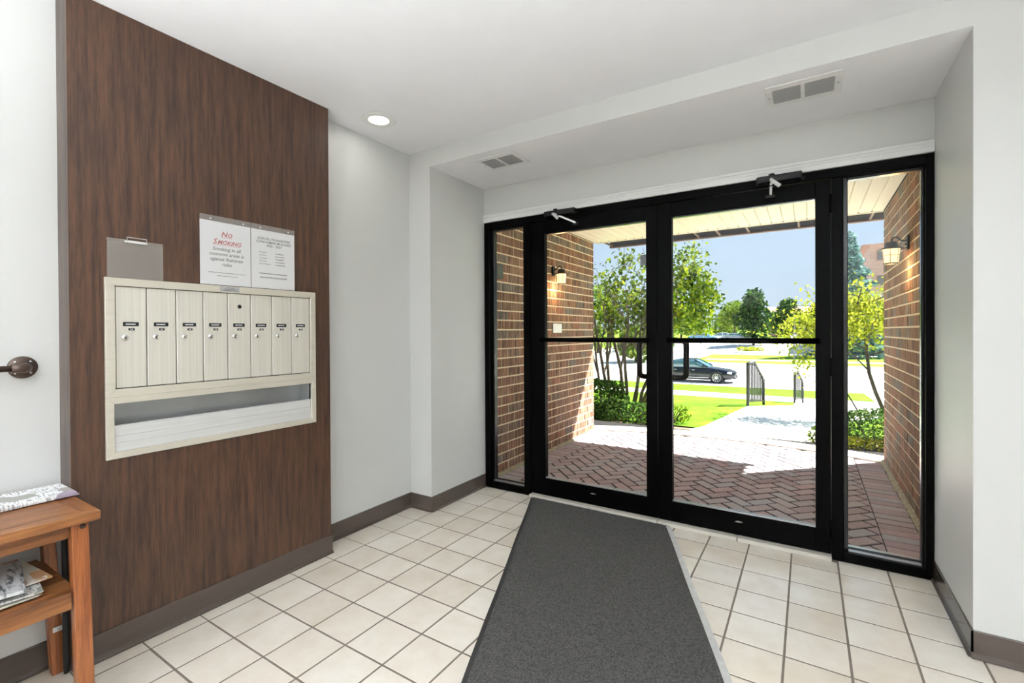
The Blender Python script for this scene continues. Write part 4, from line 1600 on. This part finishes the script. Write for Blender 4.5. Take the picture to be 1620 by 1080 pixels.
# ------------------------------------------------------------------ plants
def leaf_cloud(rng, pts, size, jitter=0.25, up=0.35):
    """numpy: one folded four-corner leaf per point, random heading"""
    n = len(pts)
    d = rng.normal(size=(n, 3))
    d /= np.linalg.norm(d, axis=1)[:, None]
    nrm = rng.normal(size=(n, 3))
    nrm[:, 2] = np.abs(nrm[:, 2]) + up
    s = np.cross(d, nrm)
    s /= np.linalg.norm(s, axis=1)[:, None] + 1e-9
    up_ = np.cross(s, d)
    L = size * (1 + jitter * rng.normal(size=n)).clip(0.5, 1.6)
    a = pts - d * L[:, None] * 0.5
    b = pts + d * L[:, None] * 0.5
    l = pts + s * L[:, None] * 0.30 + up_ * L[:, None] * 0.10
    r = pts - s * L[:, None] * 0.30 + up_ * L[:, None] * 0.10
    V = np.stack([a, l, b, r], axis=1).reshape(-1, 3)
    F = np.arange(n * 4).reshape(-1, 4)
    T3 = np.concatenate([F[:, [0, 1, 2]], F[:, [0, 2, 3]]])
    return V, T3


def leaves_obj(name, pts, size, mat, parent, seed, **k):
    rng = np.random.default_rng(seed)
    V, Fc = leaf_cloud(rng, np.asarray(pts, float), size, **k)
    me = bpy.data.meshes.new(name)
    me.vertices.add(len(V))
    me.vertices.foreach_set('co', V.ravel())
    me.loops.add(len(Fc) * 3)
    me.loops.foreach_set('vertex_index', Fc.ravel().astype(np.int32))
    me.polygons.add(len(Fc))
    me.polygons.foreach_set('loop_start', np.arange(0, len(Fc) * 3, 3, dtype=np.int32))
    me.update(calc_edges=True)
    me.materials.append(M[mat])
    o = link(bpy.data.objects.new(name, me), parent)
    o['kind'] = 'stuff'
    return o


def blob_pts(rng, c, r, n, shell=0.55):
    d = rng.normal(size=(n, 3))
    d /= np.linalg.norm(d, axis=1)[:, None]
    rad = shell + (1 - shell) * rng.random(n) ** 0.7
    lump = 1 + 0.10 * np.sin(7 * d[:, 0] + 3) * np.sin(6 * d[:, 1]) + 0.06 * np.sin(11 * d[:, 2] + 1)
    return np.asarray(c) + d * np.asarray(r) * (rad * lump)[:, None]


def hedge(name, c, r, n, size, mat, label, seed, ground_z):
    t = thing(name, (c[0], c[1], ground_z), label, 'hedge' if 'hedge' in name else 'plant')
    rng = np.random.default_rng(seed)
    P_ = blob_pts(rng, c, r, n, 0.75)
    P_ = P_[P_[:, 2] > ground_z + 0.01]
    leaves_obj('foliage', P_, size, mat, t, seed)
    bm = bmesh.new()
    rr = random.Random(seed)
    for k in range(9):
        a = rr.uniform(0, 6.28)
        x, y = c[0] + 0.3 * r[0] * math.cos(a), c[1] + 0.3 * r[1] * math.sin(a)
        x2, y2 = c[0] + 0.7 * r[0] * math.cos(a), c[1] + 0.7 * r[1] * math.sin(a)
        tube(bm, [(x, y, ground_z), ((x + x2) / 2, (y + y2) / 2, c[2]), (x2, y2, c[2] + 0.5 * r[2])], [0.012, 0.009, 0.005], 5)
    obj('twigs', bm, 'bark_dark', t)
    return t


hedge('boxwood_hedge', (-3.02, 6.95, 0.20), (0.70, 0.52, 0.34), 9000, 0.040, 'leaf_box', 'clipped boxwood hedge at the left end of the brick wall', 3, -0.12)
hedge('boxwood_hedge', (0.72, 6.62, 0.12), (0.52, 0.36, 0.26), 7500, 0.030, 'leaf_box', 'clipped boxwood hedge beyond the right brick wall', 4, -0.09)
hedge('ground_cover', (-2.30, 6.78, 0.03), (0.55, 0.32, 0.19), 2600, 0.042, 'leaf_box', 'low leafy ground cover right of the left hedge', 5, -0.10)
hedge('ground_cover', (0.55, 6.30, -0.01), (0.50, 0.12, 0.10), 1500, 0.034, 'leaf_yellow', 'low pale leafed plants in front of the right hedge', 6, -0.05)
hedge('ground_cover', (0.11, 6.42, 0.02), (0.12, 0.12, 0.13), 420, 0.036, 'leaf_near', 'small weed at the edge of the path', 8, -0.05)
hedge('ground_cover', (-1.78, 7.15, 0.00), (0.33, 0.28, 0.17), 900, 0.040, 'leaf_near', 'small leafy plant beside the lawn edge', 9, -0.12)


def grow(rr, bm, p, d, length, rad, depth, tips, nseg=4, wob=0.22, up=0.10, minr=0.004):
    pts, rads = [p.copy()], [rad]
    for k in range(nseg):
        d = (d + Vector((rr.gauss(0, wob), rr.gauss(0, wob), rr.gauss(0, wob * 0.5) + up))).normalized()
        p = p + d * length / nseg
        pts.append(p.copy())
        rads.append(max(minr, rad * (1 - 0.45 * (k + 1) / nseg)))
    tube(bm, pts, rads, 6, cap=False)
    if depth == 0:
        tips.append((pts[1], pts[-1]))
        return
    if depth <= 1:
        tips.append((pts[2], pts[-1]))
    for c in range(rr.choice((2, 3, 3))):
        k = rr.choice((2, 3, 4))
        nd = (d + Vector((rr.gauss(0, 0.5), rr.gauss(0, 0.5), rr.gauss(0.1, 0.25)))).normalized()
        grow(rr, bm, pts[min(k, nseg)], nd, length * rr.uniform(0.5, 0.72), rads[min(k, nseg)] * 0.62, depth - 1, tips, nseg, wob, up, minr)


# multi-stem tree behind the left door
mst = thing('multi_stem_tree', (-2.75, 8.2, -0.15), 'multi-stemmed tree with bare crooked stems behind the left hedge', 'tree')
rr = random.Random(21)
tips = []
for k, (bx, by, dx, dy, L, rad) in enumerate((
        (-3.15, 8.0, -0.25, 0.0, 1.5, 0.030), (-2.98, 8.1, -0.22, 0.1, 1.7, 0.034), (-2.92, 7.9, -0.10, -0.1, 1.7, 0.034), (-2.80, 8.2, -0.05, 0.2, 1.8, 0.038),
        (-2.72, 8.0, 0.02, 0.0, 1.8, 0.034), (-2.66, 8.2, 0.10, 0.0, 1.8, 0.032), (-2.60, 8.05, 0.16, -0.1, 1.7, 0.032), (-2.54, 8.2, 0.30, 0.1, 1.7, 0.034),
        (-2.50, 8.0, 0.45, 0.0, 1.6, 0.032), (-2.46, 8.1, 0.62, 0.15, 1.6, 0.030))):
    bm = bmesh.new()
    grow(rr, bm, Vector((bx, by, -0.16)), Vector((dx, dy, 1)).normalized(), L, rad, 3, tips, 5, 0.13, 0.06)
    obj('stem', bm, 'bark', mst, True)
rng = np.random.default_rng(12)
pts = []
for a, b in tips:
    if b.z < 1.35 and rr.random() < 0.9:
        continue
    for q in range(14 if b.x < -1.9 else 30):
        u = rr.random()
        pts.append(np.array(a.lerp(b, u)) + rng.normal(size=3) * 0.085)
for q in range(2600):
    c = [(-1.60, 8.5, 1.90), (-1.48, 8.6, 1.55), (-1.72, 8.4, 2.25), (-1.40, 8.7, 1.95)][q % 4]
    pts.append(np.array(c) + rng.normal(size=3) * np.array((0.20, 0.3, 0.26)))
pts = [p for p in pts if p[0] / p[1] < -0.150 - 0.030 * abs(p[2] - 1.75) + 0.010 * math.sin(9 * p[2] + 4 * p[1]) + rr.gauss(0, 0.010)]
leaves_obj('foliage', pts, 0.078, 'leaf_near', mst, 13)

# small yellow-green tree right of the path
yt = thing('small_tree', (0.976, 9.3, -0.2), 'small yellow-green tree with a thin curved trunk by the right wall', 'tree')
bm = bmesh.new()
tube(bm, [(1.05, 9.3, -0.22), (0.976, 9.3, 0.047), (0.897, 9.3, 0.27), (0.818, 9.3, 0.566), (0.786, 9.3, 0.917), (0.762, 9.3, 1.27), (0.714, 9.3, 1.55), (0.66, 9.3, 1.85)],
     [0.034, 0.030, 0.028, 0.026, 0.022, 0.018, 0.013, 0.006], 8)
obj('trunk', bm, 'bark_dark', yt, True)
tips = []
for k in range(11):
    rr2 = random.Random(50 + k)
    z = (0.85, 0.95, 1.05, 1.1, 1.2, 1.3, 1.35, 1.45, 1.5, 1.55, 1.6)[k]
    a = k * 2.4
    bm = bmesh.new()
    grow(rr2, bm, Vector((0.78 - max(0, z - 1.2) * 0.2, 9.3, z)), Vector((math.cos(a), math.sin(a), 0.25)).normalized(), 0.85, 0.012, 1, tips, 4, 0.2, 0.02, 0.003)
    obj('branch', bm, 'bark_dark', yt, True)
bm = bmesh.new()
tube(bm, [(0.80, 9.3, 0.62), (0.6, 9.2, 0.86), (0.35, 9.15, 1.0), (0.1, 9.1, 0.98), (-0.1, 9.1, 0.85)], [0.012, 0.010, 0.008, 0.006, 0.004], 6)
obj('branch', bm, 'bark_dark', yt, True)
rng = np.random.default_rng(31)
pts = []
for a, b in tips:
    for q in range(26):
        p = np.array(a.lerp(b, rng.random())) + rng.normal(size=3) * 0.09
        if p[2] > 0.75:
            pts.append(p)
for q in range(3600):
    c = [(0.55, 9.2, 1.45), (0.95, 9.3, 1.4), (0.2, 9.1, 1.35), (0.75, 9.4, 1.65), (-0.02, 9.1, 1.2)][q % 5]
    pts.append(np.array(c) + rng.normal(size=3) * np.array((0.26, 0.28, 0.19)))
for q in range(120):
    pts.append(np.array((-0.05, 9.1, 0.72)) + rng.normal(size=3) * np.array((0.10, 0.12, 0.14)))
leaves_obj('foliage', pts, 0.062, 'leaf_yellow', yt, 32)
bm = bmesh.new()
tube(bm, [(0.70, 8.9, -0.2), (0.658, 9.0, -0.026), (0.571, 9.0, 0.154), (0.474, 9.0, 0.326), (0.34, 9.0, 0.48), (0.18, 9.0, 0.58)], [0.016, 0.014, 0.012, 0.010, 0.007, 0.004], 6)
obj('low_stem', bm, 'bark_dark', yt, True)


def far_tree(name, x, y, h, r, mat, label, seed, n=1500, size=0.5, trunk=0.16, conifer=False, crown0=0.2, z0=None, group='trees in the distance'):
    z = gz(y) if z0 is None else z0
    t = thing(name, (x, y, z), label, 'tree', group)
    rng = np.random.default_rng(seed)
    bm = bmesh.new()
    tube(bm, [(x, y, z - 0.1), (x + 0.05 * r, y, z + h * 0.4), (x, y, z + h * 0.9)], [trunk, trunk * 0.8, trunk * 0.2], 7)
    obj('trunk', bm, 'bark_dark', t, True)
    if conifer:
        k = rng.random(n) ** 0.62
        zz = z + h * (crown0 + (1 - crown0) * (1 - k))
        tier = 0.82 + 0.18 * np.sin(zz * 5.0)
        rad = r * (k * 0.94 + 0.06) * tier * (0.45 + 0.55 * rng.random(n) ** 0.5)
        a = rng.random(n) * 6.283
        P_ = np.stack([x + rad * np.cos(a), y + rad * np.sin(a), zz - 0.18 * rad], axis=1)
    else:
        cs = []
        for q in range(12):
            a = q * 2.399
            u = (q + 0.5) / 12
            cs.append((x + 0.55 * r * math.cos(a) * math.sin(math.pi * min(0.95, u + 0.15)), y + 0.55 * r * math.sin(a), z + h * (crown0 + 0.12 + (0.80 - crown0) * u)))
        P_ = np.concatenate([blob_pts(rng, c, (0.52 * r, 0.52 * r, 0.15 * h), n // 12, 0.5) for c in cs])
    leaves_obj('foliage', P_, size, mat, t, seed)
    return t


far_tree('dark_tree', -6.6, 75, 8.0, 2.6, 'leaf_dark', 'dark green tall tree in the middle of the parking lot', 41, 2200, 0.55, 0.2, crown0=0.06)
far_tree('dark_tree', -2.9, 88, 6.8, 2.6, 'leaf_dark', 'smaller dark green tree near the far reddish roofs', 42, 1500, 0.55, 0.2, crown0=0.08)
far_tree('dark_tree', 1.5, 92, 6.3, 2.4, 'leaf_dark', 'dark green tree half hidden behind the right door stile', 43, 1200, 0.55, 0.2, crown0=0.08)
far_tree('leafy_tree', -11.6, 95, 7.0, 3.6, 'leaf_mid', 'light green spreading tree behind the parked cars', 44, 1700, 0.55, 0.2, crown0=0.22)
far_tree('leafy_tree', -19.5, 88, 6.6, 4.2, 'leaf_mid', 'light green tree behind the dense near foliage', 45, 1700, 0.6, 0.2, crown0=0.15)
far_tree('leafy_tree', -20.5, 106, 5.6, 3.8, 'leaf_mid', 'low pale tree on the horizon left of the parked cars', 81, 1300, 0.6, 0.2, crown0=0.0)
far_tree('leafy_tree', -15.6, 112, 5.2, 3.2, 'leaf_mid', 'low pale tree on the horizon above the light blue car', 82, 1300, 0.6, 0.2, crown0=0.0)
far_tree('leafy_tree', -4.9, 100, 5.2, 3.6, 'leaf_mid', 'pale green tree just right of the tall dark tree', 46, 1200, 0.6, 0.2, crown0=0.1)
for k, (x, y, h, r, lb) in enumerate(((-17.8, 66, 8.0, 3.6, 'light green tree seen between the stems, rightmost'), (-24.2, 60, 9.5, 3.9, 'light green tree seen between the stems, second from the right'),
                                      (-27.0, 52, 7.5, 3.4, 'light green tree seen between the stems, beside the brick wall'), (-14.5, 46, 3.6, 2.2, 'low pale green tree behind the multi-stemmed tree'))):
    far_tree('leafy_tree', x, y, h, r, 'leaf_mid', lb, 60 + k, 1500, 0.5, 0.2, crown0=0.02)
far_tree('blue_spruce', 3.9, 63, 13.6, 5.0, 'leaf_blue', 'tall blue spruce seen through the right sidelight', 47, 6500, 0.5, 0.22, True, 0.04, group=None)

isl = thing('planting_island', (-6.0, 65, gz(65)), 'planting island with low yellowish shrubs in the parking lot', 'planting island')
bm = bmesh.new()
lathe(bm, [(1.9, gz(65) - 0.2), (1.9, gz(65) + 0.14), (1.75, gz(65) + 0.16), (0.01, gz(65) + 0.18)], 20, Matrix.Translation((-6.0, 65, 0)))
obj('kerb_ring', bm, 'concrete', isl)
rng = np.random.default_rng(71)
leaves_obj('foliage', np.concatenate([blob_pts(rng, (-6.0 + dx, 65 + dy, gz(65) + 0.35), (0.7, 0.7, 0.38), 260) for dx, dy in ((-1.0, 0), (0, -0.8), (0.9, 0.1), (0.1, 0.8))]), 0.2, 'leaf_yellow', isl, 72)


# ------------------------------------------------------------------ cars
def build_car(name, loc, paint, label, group=None):
    """saloon car facing +x; origin on the road under its middle"""
    t = thing(name, loc, label, 'car', group)
    ox, oy, oz = loc
    # body: stations along x with half width, sill, shoulder and deck heights
    st = [(-2.36, 0.62, 0.42, 0.66, 0.74), (-2.28, 0.80, 0.30, 0.76, 0.92), (-1.9, 0.89, 0.22, 0.84, 0.99), (-1.2, 0.92, 0.19, 0.86, 0.99), (-0.4, 0.93, 0.18, 0.86, 0.97),
          (0.5, 0.93, 0.18, 0.85, 0.95), (0.95, 0.93, 0.18, 0.83, 0.93), (1.5, 0.91, 0.19, 0.77, 0.86), (1.95, 0.87, 0.22, 0.70, 0.79), (2.25, 0.76, 0.26, 0.62, 0.70), (2.38, 0.55, 0.34, 0.54, 0.60)]
    bm = bmesh.new()
    rings = []
    for x, w_, sill, sh, dk in st:
        half = [(0.0, sill), (w_ * 0.86, sill), (w_ * 0.97, sill + 0.10), (w_, (sill + sh) / 2), (w_ * 0.985, sh - 0.03), (w_ * 0.93, sh + 0.3 * (dk - sh)), (w_ * 0.70, dk - 0.02), (0.0, dk)]
        ring = [(x, -a, b) for a, b in half] + [(x, a, b) for a, b in half[-2:0:-1]]
        rings.append([bm.verts.new((ox + p[0], oy + p[1], oz + p[2])) for p in ring])
    n = len(rings[0])
    for a, b in zip(rings, rings[1:]):
        for k in range(n):
            bm.faces.new((a[k], a[(k + 1) % n], b[(k + 1) % n], b[k]))
    bm.faces.new(rings[0])
    bm.faces.new(rings[-1][::-1])
    body = obj('body', bm, paint, t, True)
    # glasshouse
    prof = [(-1.85, 0.97), (-1.15, 1.30), (-0.75, 1.375), (-0.2, 1.395), (0.15, 1.37), (0.95, 0.95)]
    bm = bmesh.new()
    rings = []
    for x, z in prof:
        u = (z - 0.93) / 0.465
        w_ = 0.84 - 0.22 * u
        rings.append([bm.verts.new((ox + x, oy + s * ww, oz + zz)) for s, ww, zz in ((-1, 0.86, 0.90), (-1, w_, z - 0.03), (-1, w_ * 0.85, z), (1, w_ * 0.85, z), (1, w_, z - 0.03), (1, 0.86, 0.90))])
    for a, b in zip(rings, rings[1:]):
        for k in range(6):
            bm.faces.new((a[k], a[(k + 1) % 6], b[(k + 1) % 6], b[k]))
    bm.faces.new(rings[0])
    bm.faces.new(rings[-1][::-1])
    obj('glasshouse', bm, 'car_glass', t, True)
    bm = bmesh.new()
    rings = []
    for x, z in ((-1.2, 1.295), (-0.75, 1.382), (-0.2, 1.403), (0.18, 1.375)):
        u = (z - 0.93) / 0.465
        w_ = (0.84 - 0.22 * u) * 1.0
        rings.append([bm.verts.new((ox + x, oy + s * ww, oz + zz)) for s, ww, zz in ((-1, w_ + 0.01, z - 0.05), (-1, w_ * 0.86, z + 0.006), (1, w_ * 0.86, z + 0.006), (1, w_ + 0.01, z - 0.05))])
    for a, b in zip(rings, rings[1:]):
        for k in range(3):
            bm.faces.new((a[k], a[k + 1], b[k + 1], b[k]))
    obj('roof', bm, paint, t, True)
    for s in (-1, 1):
        for (xa, za, xb, zb, nm) in ((0.97, 0.93, 0.16, 1.35, 'pillar'), (-0.38, 0.93, -0.44, 1.36, 'pillar'), (-1.78, 0.96, -1.12, 1.28, 'pillar')):
            bm = bmesh.new()
            ua, ub = 0.0, (zb - 0.93) / 0.465
            tube(bm, [(ox + xa, oy + s * 0.855, oz + za), (ox + xb, oy + s * (0.84 - 0.22 * ub + 0.01), oz + zb)], 0.032, 6)
            obj(nm, bm, paint, t)
        for xw in (1.42, -1.38):
            bm = bmesh.new()
            Rw = Matrix.Translation((ox + xw, oy + s * 0.80, oz + 0.33)) @ Matrix.Rotation(-s * math.pi / 2, 4, 'X')
            lathe(bm, [(0.36, -0.10), (0.375, 0.125), (0.36, 0.132), (0.34, 0.128)], 28, Rw, cap=True)
            obj('wheel_arch', bm, 'tyre', t, True)
            bm = bmesh.new()
            lathe(bm, [(0.20, -0.11), (0.315, -0.11), (0.33, -0.09), (0.33, 0.12), (0.315, 0.14), (0.245, 0.145), (0.24, 0.12), (0.05, 0.10)], 28, Rw, cap=True)
            tyre = obj('tyre', bm, 'tyre', t, True)
            bm = bmesh.new()
            lathe(bm, [(0.222, 0.13), (0.24, 0.15), (0.246, 0.15), (0.246, 0.135)], 28, Rw, cap=False)
            lathe(bm, [(0.05, 0.12), (0.05, 0.145), (0.0005, 0.15)], 12, Rw)
            for q in range(10):
                a = q * math.pi / 5
                ca, sa = math.cos(a), math.sin(a)
                pts_ = [Rw @ Vector((0.04 * ca, 0.04 * sa, 0.14)), Rw @ Vector((0.235 * ca, 0.235 * sa, 0.146))]
                tube(bm, pts_, [0.020, 0.013], 5)
            obj('rim', bm, 'rim', tyre)
        bm = bmesh.new()
        box(bm, ox + 0.62, ox + 0.80, oy + s * 0.98 - 0.07, oy + s * 0.98 + 0.07, oz + 0.95, oz + 1.06, 0.02)
        obj('mirror', bm, paint, t)
        bm = bmesh.new()
        pts_ = [(ox + 1.98, oz + 0.60), (ox + 2.24, oz + 0.56), (ox + 2.20, oz + 0.64), (ox + 2.0, oz + 0.69)]
        prism(bm, pts_, 'y', oy + s * 0.80, oy + s * 0.872)
        obj('headlight', bm, 'lens', t)
        bm = bmesh.new()
        box(bm, ox - 0.9, ox + 1.0, oy + s * 0.925 - 0.012, oy + s * 0.925 + 0.012, oz + 0.30, oz + 0.325)
        obj('sill_trim', bm, 'alu', t)
        for xx_ in (0.05, -1.0):
            bm = bmesh.new()
            box(bm, ox + xx_, ox + xx_ + 0.15, oy + s * 0.935 - 0.012, oy + s * 0.935 + 0.012, oz + 0.74, oz + 0.765)
            obj('door_handle', bm, 'alu', t)
    bm = bmesh.new()
    box(bm, ox + 2.30, ox + 2.40, oy - 0.36, oy + 0.36, oz + 0.36, oz + 0.50, 0.01)
    obj('grille', bm, 'tyre', t)
    bm = bmesh.new()
    box(bm, ox + 2.26, ox + 2.395, oy - 0.58, oy + 0.58, oz + 0.27, oz + 0.33, 0.01)
    obj('lower_bumper', bm, 'tyre', t)
    return t


car = build_car('car', (-5.98, 30.6, -1.85), 'car_navy', 'dark navy car parked on the street outside the doors')
pz = gz(80) + 0.02
build_car('car', (-14.2, 80.5, pz), 'car_blue', 'light blue parked car, leftmost in the far parking lot', 'cars in the far parking lot')
build_car('car', (-11.6, 85.0, gz(85) + 0.02), 'car_white', 'white parked car behind the light blue one', 'cars in the far parking lot')
build_car('car', (-9.2, 80.0, pz), 'car_silver', 'silver parked car right of the white one, by the dark tree', 'cars in the far parking lot')

# ------------------------------------------------------------------ far buildings and posts
def far_house(loc, wx, dy, hw, hr, label, wall='farbrick', roof='farroof', nwin=(5, 3)):
    x, y, z = loc
    t = thing('building', loc, label, 'building', 'buildings in the distance')
    bxo('wall', (x, x + wx, y, y + dy, z, z + hw), wall, t)
    bm = bmesh.new()
    prism(bm, [(y - 0.5, z + hw), (y + dy + 0.5, z + hw), (y + dy / 2, z + hw + hr)], 'x', x - 0.4, x + wx + 0.4)
    obj('roof', bm, roof, t)
    for i in range(nwin[0]):
        for j in range(nwin[1]):
            xc = x + wx * (i + 0.5) / nwin[0]
            zc = z + hw * (j + 0.55) / nwin[1]
            bm = bmesh.new()
            box(bm, xc - 0.55, xc + 0.55, y - 0.05, y + 0.05, zc - 0.65, zc + 0.65)
            wn_ = obj('window', bm, 'farroof', t)
            bxo('pane', (xc - 0.46, xc + 0.46, y - 0.07, y - 0.051, zc - 0.56, zc + 0.56), 'farwindow', wn_)
    return t


far_house((6.4, 72, -0.5), 14, 12, 12.2, 0.9, 'tall far brick building beside the blue spruce', nwin=(6, 4))
far_house((-7.5, 118, 0), 12, 10, 4.4, 2.2, 'far low house with reddish roof behind the small dark tree', nwin=(4, 1))
far_house((6.0, 112, 0), 16, 10, 4.0, 2.6, 'far low house with reddish roof near the right door stile', nwin=(5, 1))


def post(x, y, h, label, head=True):
    t = thing('lamp_post', (x, y, gz(y)), label, 'post')
    bm = bmesh.new()
    tube(bm, [(x, y, gz(y) - 0.1), (x, y, gz(y) + h)], 0.07, 8)
    obj('pole', bm, 'inkgrey', t, True)
    bm = bmesh.new()
    if head:
        box(bm, x - 0.35, x + 0.35, y - 0.2, y + 0.2, gz(y) + h, gz(y) + h + 0.25, 0.05)
        obj('lamp_head', bm, 'farwindow', t)
    else:
        box(bm, x - 0.3, x + 0.3, y - 0.09, y - 0.07, gz(y) + h - 0.8, gz(y) + h, 0.02)
        obj('sign_plate', bm, 'white', t)


post(-1.05, 48.5, 2.6, 'grey sign post on the far lawn', False)
post(-1.7, 80, 4.3, 'grey parking lot lamp post among the far trees')
post(-5.3, 78, 3.0, 'thin pole with white sign beside the tall dark tree', False)
